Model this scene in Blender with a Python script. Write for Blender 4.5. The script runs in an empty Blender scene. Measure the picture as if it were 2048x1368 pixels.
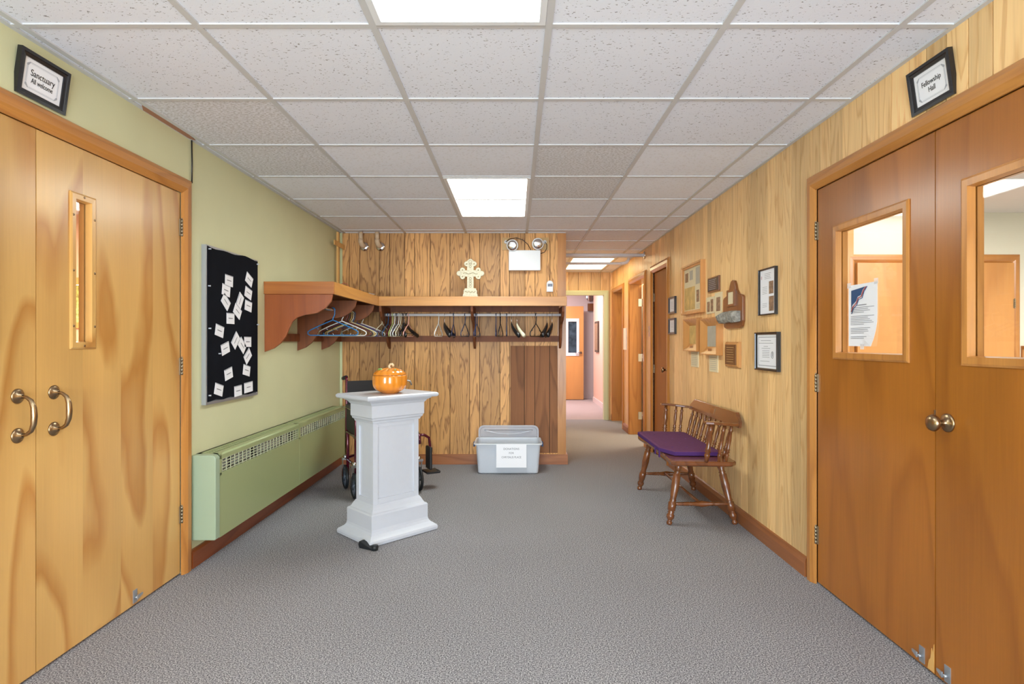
import bpy, math, random
from mathutils import Vector, Matrix, Euler
random.seed(7)
R = math.radians
sc = bpy.context.scene
COL = sc.collection

# ---------------------------------------------------------------- camera, world, light, exposure
F = 1153.0                                   # focal length in pixels of the 2048 wide frame
CAMZ, CEIL = 1.228, 2.322                    # eye height, ceiling height (m)
XL, XR, YB = -1.76, 1.533, 5.80              # left wall, right wall, panelled end wall
cd = bpy.data.cameras.new('camera'); cam = bpy.data.objects.new('camera', cd); COL.objects.link(cam)
cd.sensor_width = 36; cd.lens = F / 2048 * 36; cd.shift_x = -6 / 2048; cd.clip_start = .05
cam.location = (0, 0, CAMZ); cam.rotation_euler = (R(90), 0, 0); sc.camera = cam
vs = sc.view_settings
vs.view_transform = 'Standard'; vs.look = 'None'; vs.exposure = 0.70; vs.gamma = 1; vs.use_curve_mapping = False
w = bpy.data.worlds.new('world'); sc.world = w; w.use_nodes = True
w.node_tree.nodes['Background'].inputs[0].default_value = (.75, .86, 1, 1)
w.node_tree.nodes['Background'].inputs[1].default_value = 1.0

def area(name, loc, rot, sx, sy, power, col=(1, 1, 1)):
    l = bpy.data.lights.new(name, 'AREA'); l.shape = 'RECTANGLE'; l.size = sx; l.size_y = sy
    l.energy = power; l.color = col
    o = bpy.data.objects.new(name, l); COL.objects.link(o); o.location = loc; o.rotation_euler = rot
    return o
# added fill behind the camera for assumed entrance daylight, tilted up to brighten ceiling
area('entrance_fill', (-.1, -2.72, 1.1), (R(114), 0, 0), 2.7, 2.0, 180, (.78, .89, 1))
LENS_A, LENS_B, LENS_C = 5.8, 10.0, 4.2         # ceiling lens radiance: entry light, hall light, corridor light

# ---------------------------------------------------------------- materials
def srgb(r, g, b):
    f = lambda c: (c / 255 / 12.92) if c <= 10 else ((c / 255 + .055) / 1.055) ** 2.4
    return (f(r), f(g), f(b), 1)
def mat(name):
    m = bpy.data.materials.new(name); m.use_nodes = True
    nt = m.node_tree; return m, nt, nt.nodes['Principled BSDF']
def plain(name, rgb, rough=.5, metal=0.0, coat=0.0, spec=.5, noise=0.0, nscale=30, bump=0.0):
    m, nt, b = mat(name)
    b.inputs['Base Color'].default_value = srgb(*rgb); b.inputs['Roughness'].default_value = rough
    b.inputs['Metallic'].default_value = metal; b.inputs['Coat Weight'].default_value = coat
    b.inputs['Specular IOR Level'].default_value = spec
    tc = nt.nodes.new('ShaderNodeTexCoord'); n = nt.nodes.new('ShaderNodeTexNoise'); n.inputs['Scale'].default_value = nscale
    n.inputs['Detail'].default_value = 3
    nt.links.new(tc.outputs['Object'], n.inputs['Vector'])
    if noise:
        h = nt.nodes.new('ShaderNodeHueSaturation'); h.inputs['Color'].default_value = srgb(*rgb)
        mr = nt.nodes.new('ShaderNodeMapRange'); mr.inputs['To Min'].default_value = 1 - noise; mr.inputs['To Max'].default_value = 1 + noise
        mr.inputs['From Min'].default_value = .3; mr.inputs['From Max'].default_value = .7
        nt.links.new(n.outputs['Fac'], mr.inputs['Value']); nt.links.new(mr.outputs[0], h.inputs['Value'])
        nt.links.new(h.outputs[0], b.inputs['Base Color'])
    if bump:
        bp = nt.nodes.new('ShaderNodeBump'); bp.inputs['Strength'].default_value = bump; bp.inputs['Distance'].default_value = .002
        nt.links.new(n.outputs['Fac'], bp.inputs['Height']); nt.links.new(bp.outputs[0], b.inputs['Normal'])
    return m
def wood(name, light, dark, axis='Z', scale=3.0, rings=9, amt=.5, rough=.36, coat=.15, stretch=.1, fiber=.12, patch=.1, pids=.10, warp=.25):
    """contour rings of a stretched noise field: straight and cathedral grain"""
    m, nt, b = mat(name); N, L = nt.nodes.new, nt.links.new
    def math_(op, a, c=None, d=None):
        n = N('ShaderNodeMath'); n.operation = op
        for i, x in enumerate((a, c, d)):
            if x is None: continue
            if isinstance(x, (int, float)): n.inputs[i].default_value = x
            else: L(x, n.inputs[i])
        return n.outputs[0]
    tc = N('ShaderNodeTexCoord'); at = N('ShaderNodeAttribute'); at.attribute_name = 'pid'
    off = N('ShaderNodeVectorMath'); off.operation = 'SCALE'; off.inputs[0].default_value = (13.1, 7.7, 5.3); L(at.outputs['Fac'], off.inputs['Scale'])
    ad = N('ShaderNodeVectorMath'); ad.operation = 'ADD'; L(tc.outputs['Object'], ad.inputs[0]); L(off.outputs[0], ad.inputs[1])
    s = [1.0, 1.0, 1.0]; s['XYZ'.index(axis)] = stretch
    mp = N('ShaderNodeMapping'); mp.inputs['Scale'].default_value = s; L(ad.outputs[0], mp.inputs['Vector'])
    def noise(sc_, det, rough_=.5, src=mp.outputs[0]):
        n = N('ShaderNodeTexNoise'); n.inputs['Scale'].default_value = sc_; n.inputs['Detail'].default_value = det
        n.inputs['Roughness'].default_value = rough_; L(src, n.inputs['Vector']); return n.outputs['Fac']
    n1 = noise(scale, 1.5, .35); n1b = noise(scale * 7, 1, .5)
    v = math_('MULTIPLY', math_('ADD', n1, math_('MULTIPLY', n1b, .04 * warp * 4)), rings)
    fr = math_('FRACT', v)
    rp = N('ShaderNodeValToRGB'); e = rp.color_ramp.elements
    e[0].position = 0; e[0].color = (0, 0, 0, 1); e[1].position = 1; e[1].color = (0, 0, 0, 1)
    a = rp.color_ramp.elements.new(.62); a.color = (.25, .25, .25, 1)
    a = rp.color_ramp.elements.new(.86); a.color = (1, 1, 1, 1)
    L(fr, rp.inputs[0])
    s2 = [70.0, 70.0, 70.0]; s2['XYZ'.index(axis)] = 2.2
    mp2 = N('ShaderNodeMapping'); mp2.inputs['Scale'].default_value = s2; L(ad.outputs[0], mp2.inputs['Vector'])
    fib = noise(1.6, 3, .6, mp2.outputs[0])
    s3 = [2.2, 2.2, 2.2]; s3['XYZ'.index(axis)] = .5
    mp3 = N('ShaderNodeMapping'); mp3.inputs['Scale'].default_value = s3; L(ad.outputs[0], mp3.inputs['Vector'])
    pt = noise(1.3, 2, .5, mp3.outputs[0])
    fac = math_('MULTIPLY', rp.outputs[0], amt)
    mx = N('ShaderNodeMix'); mx.data_type = 'RGBA'
    L(fac, mx.inputs[0]); mx.inputs[6].default_value = srgb(*light); mx.inputs[7].default_value = srgb(*dark)
    h = N('ShaderNodeHueSaturation'); L(mx.outputs[2], h.inputs['Color'])
    val = math_('ADD', 1, math_('MULTIPLY', math_('SUBTRACT', fib, .5), fiber * 3))
    val = math_('ADD', val, math_('MULTIPLY', math_('SUBTRACT', pt, .5), patch * 4))
    wn = N('ShaderNodeTexWhiteNoise'); wn.noise_dimensions = '1D'; L(at.outputs['Fac'], wn.inputs['W'])
    val = math_('ADD', val, math_('MULTIPLY', math_('SUBTRACT', wn.outputs['Value'], .5), pids * 2))
    L(val, h.inputs['Value']); L(h.outputs[0], b.inputs['Base Color'])
    b.inputs['Roughness'].default_value = rough; b.inputs['Coat Weight'].default_value = coat; b.inputs['Coat Roughness'].default_value = .22
    bp = N('ShaderNodeBump'); bp.inputs['Strength'].default_value = .08; bp.inputs['Distance'].default_value = .001
    L(fib, bp.inputs['Height']); L(bp.outputs[0], b.inputs['Normal'])
    return m
def emit(name, rgb, strength):
    m, nt, b = mat(name); b.inputs['Base Color'].default_value = (.8, .8, .8, 1)
    b.inputs['Emission Color'].default_value = (*rgb, 1); b.inputs['Emission Strength'].default_value = strength
    return m
def glass(name, tint=(1, 1, 1), refl=1.0):
    m, nt, b = mat(name); nt.nodes.remove(b); N = nt.nodes.new
    t = N('ShaderNodeBsdfTransparent'); t.inputs[0].default_value = (*tint, 1)
    g = N('ShaderNodeBsdfGlossy'); g.inputs['Roughness'].default_value = .02
    fr = N('ShaderNodeFresnel'); fr.inputs[0].default_value = 1.45
    mu = N('ShaderNodeMath'); mu.operation = 'MULTIPLY'; nt.links.new(fr.outputs[0], mu.inputs[0])
    ge = N('ShaderNodeNewGeometry'); inv = N('ShaderNodeMath'); inv.operation = 'SUBTRACT'; inv.inputs[0].default_value = refl; nt.links.new(ge.outputs['Backfacing'], inv.inputs[1]); inv.use_clamp = True; nt.links.new(inv.outputs[0], mu.inputs[1])
    mx = N('ShaderNodeMixShader'); nt.links.new(mu.outputs[0], mx.inputs[0]); nt.links.new(t.outputs[0], mx.inputs[1]); nt.links.new(g.outputs[0], mx.inputs[2])
    nt.links.new(mx.outputs[0], nt.nodes['Material Output'].inputs[0]); return m
def carpet_mat(name, c1, c2, c3):
    m, nt, b = mat(name); N, L = nt.nodes.new, nt.links.new
    tc = N('ShaderNodeTexCoord')
    n = N('ShaderNodeTexNoise'); n.inputs['Scale'].default_value = 185; n.inputs['Detail'].default_value = 3; n.inputs['Roughness'].default_value = .7
    L(tc.outputs['Object'], n.inputs['Vector'])
    rp = N('ShaderNodeValToRGB'); e = rp.color_ramp.elements
    e[0].position = .36; e[0].color = srgb(*c1); e[1].position = .66; e[1].color = srgb(*c3)
    x = e.new(.5); x.color = srgb(*c2); L(n.outputs['Fac'], rp.inputs[0])
    n2 = N('ShaderNodeTexNoise'); n2.inputs['Scale'].default_value = 1.3; n2.inputs['Detail'].default_value = 4; L(tc.outputs['Object'], n2.inputs['Vector'])
    h = N('ShaderNodeHueSaturation'); mr = N('ShaderNodeMapRange'); mr.inputs['To Min'].default_value = .9; mr.inputs['To Max'].default_value = 1.1
    L(n2.outputs['Fac'], mr.inputs['Value']); L(mr.outputs[0], h.inputs['Value']); L(rp.outputs[0], h.inputs['Color']); L(h.outputs[0], b.inputs['Base Color'])
    b.inputs['Roughness'].default_value = .95; b.inputs['Specular IOR Level'].default_value = .1
    bp = N('ShaderNodeBump'); bp.inputs['Strength'].default_value = .4; bp.inputs['Distance'].default_value = .003
    L(n.outputs['Fac'], bp.inputs['Height']); L(bp.outputs[0], b.inputs['Normal']); return m
def tile_mat(name, base, dark, dens, speck):
    m, nt, b = mat(name); N, L = nt.nodes.new, nt.links.new
    tc = N('ShaderNodeTexCoord'); mp = N('ShaderNodeMapping'); mp.inputs['Scale'].default_value = (1, 1.6, 1); mp.inputs['Rotation'].default_value = (0, 0, .5)
    L(tc.outputs['Object'], mp.inputs['Vector'])
    n = N('ShaderNodeTexNoise'); n.inputs['Scale'].default_value = speck; n.inputs['Detail'].default_value = 2; L(mp.outputs[0], n.inputs['Vector'])
    rp = N('ShaderNodeValToRGB'); e = rp.color_ramp.elements; e[0].position = dens; e[0].color = srgb(*dark); e[1].position = dens + .03; e[1].color = srgb(*base)
    L(n.outputs['Fac'], rp.inputs[0]); L(rp.outputs[0], b.inputs['Base Color'])
    b.inputs['Roughness'].default_value = .9; b.inputs['Specular IOR Level'].default_value = .15
    bp = N('ShaderNodeBump'); bp.inputs['Strength'].default_value = .25; bp.inputs['Distance'].default_value = .002
    L(n.outputs['Fac'], bp.inputs['Height']); L(bp.outputs[0], b.inputs['Normal']); return m

M = {}
M['green'] = plain('sage_wall_paint', (213, 212, 170), .6, noise=.03, nscale=2.5)
M['plank'] = wood('oak_wall_panelling', (242, 202, 142), (206, 152, 90), 'Z', 7.5, 13, .6, stretch=.10, rough=.42, pids=.2)
M['plank_back'] = wood('brown_wall_panelling', (214, 160, 96), (130, 80, 38), 'Z', 8.0, 12, .75, stretch=.13, rough=.55, coat=.04, pids=.24, warp=.5)
M['plank_dark'] = wood('access_panel_board', (150, 98, 60), (92, 56, 32), 'Z', 4.0, 8, .5, stretch=.1, rough=.7, coat=0, pids=.12)
M['maple'] = wood('maple_door_veneer', (216, 170, 100), (180, 118, 50), 'Z', 2.0, 6, .8, stretch=.28, rough=.3, coat=.25, fiber=.05, patch=.16, pids=.07)
M['birch'] = wood('amber_door_veneer', (168, 102, 32), (130, 70, 14), 'Z', 2.4, 8, .42, stretch=.14, rough=.3, coat=.25, fiber=.09, patch=.17, pids=.0)
M['casing'] = wood('door_casing_wood', (192, 130, 64), (150, 88, 34), 'Z', 6, 6, .45, rough=.32, coat=.25)
M['casing_x'] = wood('door_casing_wood_across', (192, 130, 64), (150, 88, 34), 'X', 6, 6, .45, rough=.32, coat=.25)
M['base_red'] = wood('dark_baseboard_wood', (142, 74, 34), (100, 46, 18), 'Y', 5, 6, .5, rough=.35)
M['base_brown'] = wood('brown_baseboard_wood', (158, 98, 56), (116, 64, 34), 'Y', 5, 6, .5, rough=.4)
M['base_x'] = wood('end_baseboard_wood', (170, 108, 66), (126, 72, 42), 'X', 5, 6, .5, rough=.4)
M['shelf_edge'] = wood('shelf_edge_board', (192, 134, 62), (156, 94, 36), 'X', 4, 6, .4, rough=.35, coat=.2)
M['shelf_edge_y'] = wood('shelf_edge_board_along', (192, 134, 62), (156, 94, 36), 'Y', 4, 6, .4, rough=.35, coat=.2)
M['shelf_brown'] = wood('shelf_dark_board', (124, 68, 32), (82, 40, 16), 'Z', 4, 6, .4, rough=.6, coat=0)
M['bench'] = wood('bench_stained_maple', (122, 70, 36), (72, 38, 18), 'Y', 5, 6, .5, rough=.22, coat=.5)
M['frame_wood'] = wood('picture_frame_oak', (206, 146, 84), (166, 106, 52), 'Z', 6, 6, .4, rough=.35)
M['plaque'] = wood('plaque_walnut', (130, 78, 42), (92, 50, 26), 'Z', 5, 6, .5, rough=.3, coat=.3)
M['orange_door'] = wood('orange_door_veneer', (206, 144, 76), (180, 112, 50), 'Z', 2, 5, .4, rough=.35, fiber=.05)
M['pale_wood'] = wood('pale_cross_wood', (222, 172, 100), (196, 140, 72), 'Z', 8, 5, .4)
M['carpet'] = carpet_mat('grey_loop_carpet', (66, 64, 68), (138, 136, 140), (214, 212, 212))
M['carpet_pink'] = carpet_mat('rose_carpet', (150, 134, 130), (176, 160, 156), (200, 186, 182))
M['tile'] = tile_mat('acoustic_tile', (236, 239, 248), (150, 148, 150), .315, 90)
M['tile_flat'] = tile_mat('acoustic_tile_smooth', (242, 244, 252), (226, 226, 230), .36, 60)
M['tile_dark'] = tile_mat('acoustic_tile_aged', (232, 232, 236), (204, 202, 202), .46, 70)
M['grid'] = plain('ceiling_grid_metal', (206, 206, 206), .45)
M['stain'] = plain('brown_water_stain', (170, 120, 92), .8)
M['lens_a'] = emit('entry_light_lens', (.80, .93, 1.0), LENS_A)
M['lens_b'] = emit('hall_light_lens', (.92, .98, .94), LENS_B)
M['lens_c'] = emit('corridor_light_lens', (1.0, .86, .52), LENS_C)
M['lens_d'] = emit('side_room_light_lens', (1.0, .97, .92), 2.2)
M['white'] = plain('white_gloss_paint', (204, 208, 216), .35, coat=.1, noise=.01)
M['white_metal'] = plain('white_metal', (232, 234, 236), .35)
M['paper'] = plain('white_paper', (244, 244, 248), .7)
M['paper_cream'] = plain('cream_paper', (230, 214, 176), .7)
M['paper_aged'] = plain('aged_print', (212, 178, 112), .6, noise=.2, nscale=14)
M['paper_grey'] = plain('grey_print', (182, 176, 160), .6, noise=.06, nscale=20)
M['photo'] = plain('photo_print', (150, 118, 92), .5, noise=.45, nscale=55)
M['ink'] = plain('black_ink', (26, 26, 30), .6)
M['ink_grey'] = plain('grey_ink', (120, 120, 128), .6)
M['ink_light'] = plain('pale_grey_ink', (176, 178, 186), .6)
M['blue_ink'] = plain('blue_ink', (28, 74, 122), .5)
M['red_ink'] = plain('red_ink', (176, 44, 44), .5)
M['black'] = plain('black_lacquer', (20, 20, 24), .25, coat=.3)
M['felt'] = plain('black_felt', (20, 22, 28), .95, spec=.1, noise=.15, nscale=8)
M['alu'] = plain('aluminium', (178, 182, 188), .4, metal=.7)
M['chrome'] = plain('chrome', (214, 214, 218), .12, metal=1)
M['brass'] = plain('aged_brass', (158, 134, 104), .28, metal=1)
M['hinge'] = plain('worn_hinge_steel', (162, 148, 124), .4, metal=.9)
M['bronze'] = plain('bronze_plate', (120, 82, 46), .4, metal=.3, noise=.1)
M['dark_bronze'] = plain('dark_bronze_plate', (86, 74, 64), .45, metal=.3, noise=.15)
M['rubber'] = plain('black_rubber', (26, 30, 34), .5)
M['heater'] = plain('heater_green_paint', (160, 170, 122), .32, coat=.15)
M['heater_end'] = plain('heater_end_paint', (160, 178, 150), .32, coat=.15)
M['dark_gap'] = plain('dark_cavity', (30, 32, 30), .8)
M['fin'] = plain('heater_fin_metal', (176, 178, 176), .35, metal=.5)
M['fabric'] = plain('purple_cushion_cloth', (104, 62, 96), .9, spec=.15, noise=.06, nscale=60, bump=.3)
M['piping'] = plain('purple_cushion_edge', (82, 50, 108), .9, spec=.15)
M['pumpkin'] = plain('orange_glazed_ceramic', (232, 142, 40), .14, coat=.6, noise=.05, nscale=12)
M['stem'] = plain('cream_glaze', (232, 204, 158), .25, coat=.4)
M['leafg'] = plain('green_glaze', (130, 168, 84), .25, coat=.4)
M['stone'] = plain('carved_ivory_resin', (206, 198, 172), .6, noise=.14, nscale=70, bump=.6)
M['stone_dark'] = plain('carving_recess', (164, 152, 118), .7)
M['maroon'] = plain('maroon_metal', (96, 18, 40), .2, metal=.4, coat=.6)
M['vinyl'] = plain('black_vinyl', (34, 36, 40), .45)
M['pipe'] = plain('beige_pipe', (206, 180, 148), .4)
M['pipe_white'] = plain('white_pipe', (222, 220, 222), .4)
M['beige_plate'] = plain('tan_cover_plate', (196, 158, 100), .5)
M['driftwood'] = plain('weathered_grey_wood', (150, 146, 136), .85, noise=.4, nscale=45, bump=1.0)
M['green_trim'] = plain('pale_green_trim_paint', (212, 216, 172), .4)
M['pink'] = plain('pink_wall_paint', (222, 204, 200), .6)
M['pink_warm'] = plain('peach_pink_wall_paint', (228, 190, 170), .6)
M['peach'] = plain('peach_wall_paint', (220, 174, 134), .6)
M['hall_green'] = plain('fellowship_wall_paint', (222, 220, 202), .6)
M['hall_white'] = plain('room_ceiling_paint', (222, 218, 214), .7)
M['glass'] = glass('window_glass')
M['foliage'] = plain('garden_foliage', (176, 196, 120), .8, noise=.6, nscale=26)
M['cable'] = plain('black_cable', (24, 22, 22), .4)
M['red'] = plain('red_ribbon', (200, 30, 34), .4)
m, nt, b = mat('translucent_bin_plastic'); M['bin'] = m
b.inputs['Base Color'].default_value = srgb(226, 232, 240); b.inputs['Roughness'].default_value = .3; b.inputs['Alpha'].default_value = .62
m, nt, b = mat('clear_bin_lid_plastic'); M['lid'] = m
b.inputs['Base Color'].default_value = srgb(220, 226, 236); b.inputs['Roughness'].default_value = .25; b.inputs['Alpha'].default_value = .38
m, nt, b = mat('clear_tape'); M['tape'] = m
b.inputs['Base Color'].default_value = srgb(240, 240, 240); b.inputs['Roughness'].default_value = .2; b.inputs['Alpha'].default_value = .45
HC = dict(blue=(52, 128, 190), white=(236, 236, 232), maroon=(96, 34, 44), black=(26, 26, 28), gold=(196, 168, 92), cream=(222, 214, 186),
          navy=(34, 46, 84), darkblue=(32, 84, 126), purple=(72, 56, 110), green=(196, 206, 130), pink=(236, 176, 164), slate=(50, 60, 84))
for k, c in HC.items(): M['h_' + k] = plain('hanger_plastic_' + k, c, .3, coat=.2)

# ---------------------------------------------------------------- mesh builder
class MB:
    def __init__(s, T=None): s.v = []; s.f = []; s.mi = []; s.sm = []; s.pid = []; s.T = T
    def add(s, vs, fs, mi=0, smooth=False, pid=0.0, T=None):
        n = len(s.v)
        for p in vs:
            p = Vector(p)
            if T is not None: p = T @ p
            if s.T is not None: p = s.T @ p
            s.v.append(p)
        for f in fs: s.f.append([i + n for i in f]); s.mi.append(mi); s.sm.append(smooth); s.pid.append(pid)
    def box(s, x0, x1, y0, y1, z0, z1, **k):
        x0, x1 = min(x0, x1), max(x0, x1); y0, y1 = min(y0, y1), max(y0, y1); z0, z1 = min(z0, z1), max(z0, z1)
        s.add([(x0, y0, z0), (x1, y0, z0), (x1, y1, z0), (x0, y1, z0), (x0, y0, z1), (x1, y0, z1), (x1, y1, z1), (x0, y1, z1)],
              [(0, 3, 2, 1), (4, 5, 6, 7), (0, 1, 5, 4), (1, 2, 6, 5), (2, 3, 7, 6), (3, 0, 4, 7)], **k)
    def loops(s, loops, cap0=True, cap1=True, closed=True, **k):
        n = len(loops[0]); vs = [p for l in loops for p in l]; fs = []
        for i in range(len(loops) - 1):
            for j in range(n if closed else n - 1):
                a, b_ = i * n + j, i * n + (j + 1) % n
                fs.append((a, b_, b_ + n, a + n))
        if cap0: fs.append(tuple(reversed(range(n))))
        if cap1: fs.append(tuple(range((len(loops) - 1) * n, len(loops) * n)))
        s.add(vs, fs, **k)
    def tube(s, pts, r, n=8, closed=False, **k):
        pts = [Vector(p) for p in pts]; rs = r if isinstance(r, (list, tuple)) else [r] * len(pts)
        m_ = len(pts); ls = []; up = None
        for i, p in enumerate(pts):
            a = pts[(i - 1) % m_] if (closed or i > 0) else p; c = pts[(i + 1) % m_] if (closed or i < m_ - 1) else p
            t = (c - a).normalized()
            if up is None: up = Vector((0, 0, 1)) if abs(t.z) < .9 else Vector((1, 0, 0))
            u = (up - t * up.dot(t))
            if u.length < 1e-6: u = t.orthogonal()
            u.normalize(); up = u; v = t.cross(u)
            ls.append([p + (u * math.cos(2 * math.pi * j / n) + v * math.sin(2 * math.pi * j / n)) * rs[i] for j in range(n)])
        if closed: ls.append(ls[0]); s.loops(ls, False, False, smooth=True, **k)
        else: s.loops(ls, True, True, smooth=True, **k)
    def lathe(s, prof, p0=(0, 0, 0), p1=(0, 0, 1), n=16, **k):
        """prof: (t along p0->p1 in metres, radius)"""
        p0 = Vector(p0); d = (Vector(p1) - p0).normalized(); u = d.orthogonal().normalized(); v = d.cross(u)
        ls = [[p0 + d * t + (u * math.cos(2 * math.pi * j / n) + v * math.sin(2 * math.pi * j / n)) * max(r, 1e-4) for j in range(n)] for t, r in prof]
        k.setdefault('smooth', True); s.loops(ls, True, True, **k)
    def prism(s, poly, a0, a1, plane='XZ', **k):
        def P(u, v, a): return {'XZ': (u, a, v), 'YZ': (a, u, v), 'XY': (u, v, a)}[plane]
        s.loops([[P(u, v, a0) for u, v in poly], [P(u, v, a1) for u, v in poly]], **k)
    def rects(s, L, **k):
        """L: list of (x0,x1,z0,z1,y) rectangles joined in order (frames, mouldings)"""
        s.loops([[(a, y, c), (b_, y, c), (b_, y, d), (a, y, d)] for a, b_, c, d, y in L], **k)
    def sphere(s, c, r, n=12, m=8, **k):
        c = Vector(c); rr = (r, r, r) if isinstance(r, (int, float)) else r; ls = []
        for i in range(m + 1):
            a = math.pi * i / m; q = max(math.sin(a), .002)
            ls.append([c + Vector((rr[0] * q * math.cos(2 * math.pi * j / n), rr[1] * q * math.sin(2 * math.pi * j / n), -rr[2] * math.cos(a))) for j in range(n)])
        s.loops(ls, smooth=True, **k)
    def build(s, name, mats, parent=None, loc=(0, 0, 0), rot=(0, 0, 0), bevel=0, seg=2):
        me = bpy.data.meshes.new(name); me.from_pydata([tuple(p) for p in s.v], [], s.f)
        for m_ in (mats if isinstance(mats, (list, tuple)) else [mats]): me.materials.append(M[m_] if isinstance(m_, str) else m_)
        me.polygons.foreach_set('material_index', s.mi); me.polygons.foreach_set('use_smooth', s.sm)
        at = me.attributes.new('pid', 'FLOAT', 'FACE'); at.data.foreach_set('value', s.pid)
        import bmesh
        bm = bmesh.new(); bm.from_mesh(me); bmesh.ops.recalc_face_normals(bm, faces=bm.faces); bm.to_mesh(me); bm.free()
        me.update()
        o = bpy.data.objects.new(name, me); COL.objects.link(o); o.location = loc; o.rotation_euler = rot
        if parent is not None: o.parent = parent
        if bevel:
            bv = o.modifiers.new('bevel', 'BEVEL'); bv.width = bevel; bv.segments = seg; bv.limit_method = 'ANGLE'; bv.angle_limit = R(40)
        return o
def thing(name, label, cat, loc=(0, 0, 0), rot=(0, 0, 0), group=None):
    o = bpy.data.objects.new(name, None); COL.objects.link(o); o.location = loc
    o.rotation_euler = rot if isinstance(rot, tuple) else (0, 0, rot); o.empty_display_size = .1
    return tag(o, label, cat, group)
def tag(o, label, cat, group=None):
    o['label'] = label; o['category'] = cat
    if group: o['group'] = group
    return o
def struct(o): o['kind'] = 'structure'; return o
def text(s, size, m_, parent, loc=(0, 0, 0), xs=1.0, align='CENTER', name='lettering', ext=.0003, spacing=1.0, line=1.0):
    cu = bpy.data.curves.new('tmp_text', 'FONT'); cu.body = s; cu.size = size; cu.align_x = align; cu.align_y = 'CENTER'; cu.extrude = ext
    cu.space_line = line; cu.space_character = spacing
    t = bpy.data.objects.new('tmp_text', cu); COL.objects.link(t)
    me = bpy.data.meshes.new_from_object(t.evaluated_get(bpy.context.evaluated_depsgraph_get()))
    bpy.data.objects.remove(t); bpy.data.curves.remove(cu)
    me.transform(Matrix.Rotation(R(90), 4, 'X') @ Matrix.Diagonal((xs, 1, 1, 1)))
    me.materials.clear(); me.materials.append(M[m_]); me.name = name
    o = bpy.data.objects.new(name, me); COL.objects.link(o); o.parent = parent; o.location = loc
    return o
LW, RW = R(90), R(-90)          # facing the left wall / the right wall: local x runs to the viewer's right, -y points into the room
def PL(px, py, X=XL):           # point of the left wall seen at a pixel
    Y = F * -X / (1030 - px); return Y, CAMZ + (684 - py) * Y / F
def PR(px, py, X=XR):
    Y = F * X / (px - 1030); return Y, CAMZ + (684 - py) * Y / F

# ---------------------------------------------------------------- setting
b = MB(); b.box(-1.9, 1.66, -2.6, 9.14, -.1, 0); struct(b.build('floor', 'carpet'))
b = MB(); b.box(-.6, 3, 9.14, 12.7, -.1, 0); struct(b.build('floor_pink_room', 'carpet_pink'))
# hall ceiling: one object, tiles (three looks) in a metal grid
gx = [-1.711 + .6096 * k for k in range(6)]; gy = [.171 + .6096 * k for k in range(-5, 16)]
b = MB()
xs_ = [-1.9] + gx + [1.66]; ys_ = [-2.62] + [y for y in gy if y > -2.6] + [9.14]
lights = [(2, -2.267), (2, .7806), (2, 3.8286)]
for i in range(len(xs_) - 1):
    for j in range(len(ys_) - 1):
        x0, x1, y0, y1 = xs_[i], xs_[i + 1], ys_[j], ys_[j + 1]; cx, cy = (x0 + x1) / 2, (y0 + y1) / 2
        if -.49 < cx < .12 and (-2.27 < cy < -1.05 or .78 < cy < 2.0 or 3.83 < cy < 5.05): continue
        if .7 < cx < 1.34 and 7.48 < cy < 8.71: continue
        mi = 0 if cy < 3.3 else 1
        if (.1 < cx < .75 and 3.2 < cy < 4.45) or (cx < -1.1 and 2.6 < cy < 3.9 and cx > -1.72): mi = 2
        b.box(x0, x1, y0, y1, CEIL + .006, CEIL + .03, mi=mi, pid=random.random() * 9)
for x in gx: b.box(x - .012, x + .012, -2.6, 9.14, CEIL, CEIL + .032, mi=3)
for y in ys_[1:-1]: b.box(-1.8, 1.6, y - .012, y + .012, CEIL + .001, CEIL + .031, mi=3)
for x in (XL, XR - .02): b.box(x, x + .02, -2.6, 9.1, CEIL + .0, CEIL + .033, mi=3)
b.box(XL, .508, 5.78, 5.80, CEIL, CEIL + .03, mi=3)
b.box(-1.9, 1.66, -2.62, 9.14, CEIL + .06, CEIL + .10, mi=3)
ceil = struct(b.build('ceiling', ['tile', 'tile_flat', 'tile_dark', 'grid']))
b = MB(); b.prism([(-1.755, 2.72), (-1.722, 2.66), (-1.72, 3.05), (-1.735, 3.13), (-1.752, 3.1)], CEIL - .0006, CEIL + .004, 'XY')
st = b.build('water_stain', 'stain', parent=ceil)

def planks(b, axis, face, thick, a0, a1, ztop, openings=(), widths=(.10, .15, .20), seed=1, grooves=None, mi=0):
    """vertical boards; axis 'Y' = board faces look along X"""
    rnd = random.Random(seed)
    if grooves is None:
        grooves = []; a = a0
        while a < a1: a += rnd.choice(widths); grooves.append(a)
    cuts = sorted(set([a0, a1] + [g for g in grooves if a0 < g < a1]))
    for p, q in zip(cuts[:-1], cuts[1:]):
        pid = rnd.random() * 20
        sub = sorted(set([p, q] + [e for o in openings for e in o[:2] if p < e < q]))
        for u, v in zip(sub[:-1], sub[1:]):
            mid = (u + v) / 2; segs = [(0, ztop)]
            for o in openings:
                if o[0] < mid < o[1]: segs = [(z0, z1) for z0, z1 in ((0, o[2]), (o[3], ztop)) if z1 > z0 + 1e-4]
            uu = u + (.0026 if u == p else 0); vv = v - (.0026 if v == q else 0)
            for z0, z1 in segs:
                t0, t1 = (face, face + thick)
                if axis == 'Y':
                    b.box(t0, t0 + math.copysign(.012, thick), uu, vv, z0, z1, pid=pid, mi=mi)
                    b.box(t0 + math.copysign(.006, thick), t1, u, v, z0, z1, pid=pid, mi=mi + 1)
                else:
                    b.box(uu, vv, t0, t0 + .012, z0, z1, pid=pid, mi=mi); b.box(u, v, t0 + .006, t1, z0, z1, pid=pid, mi=mi + 1)
DARKW = wood('groove_shadow_wood', (70, 38, 18), (50, 28, 12), rough=.95, coat=0); M['groove'] = DARKW
WT = CEIL + .02
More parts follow.
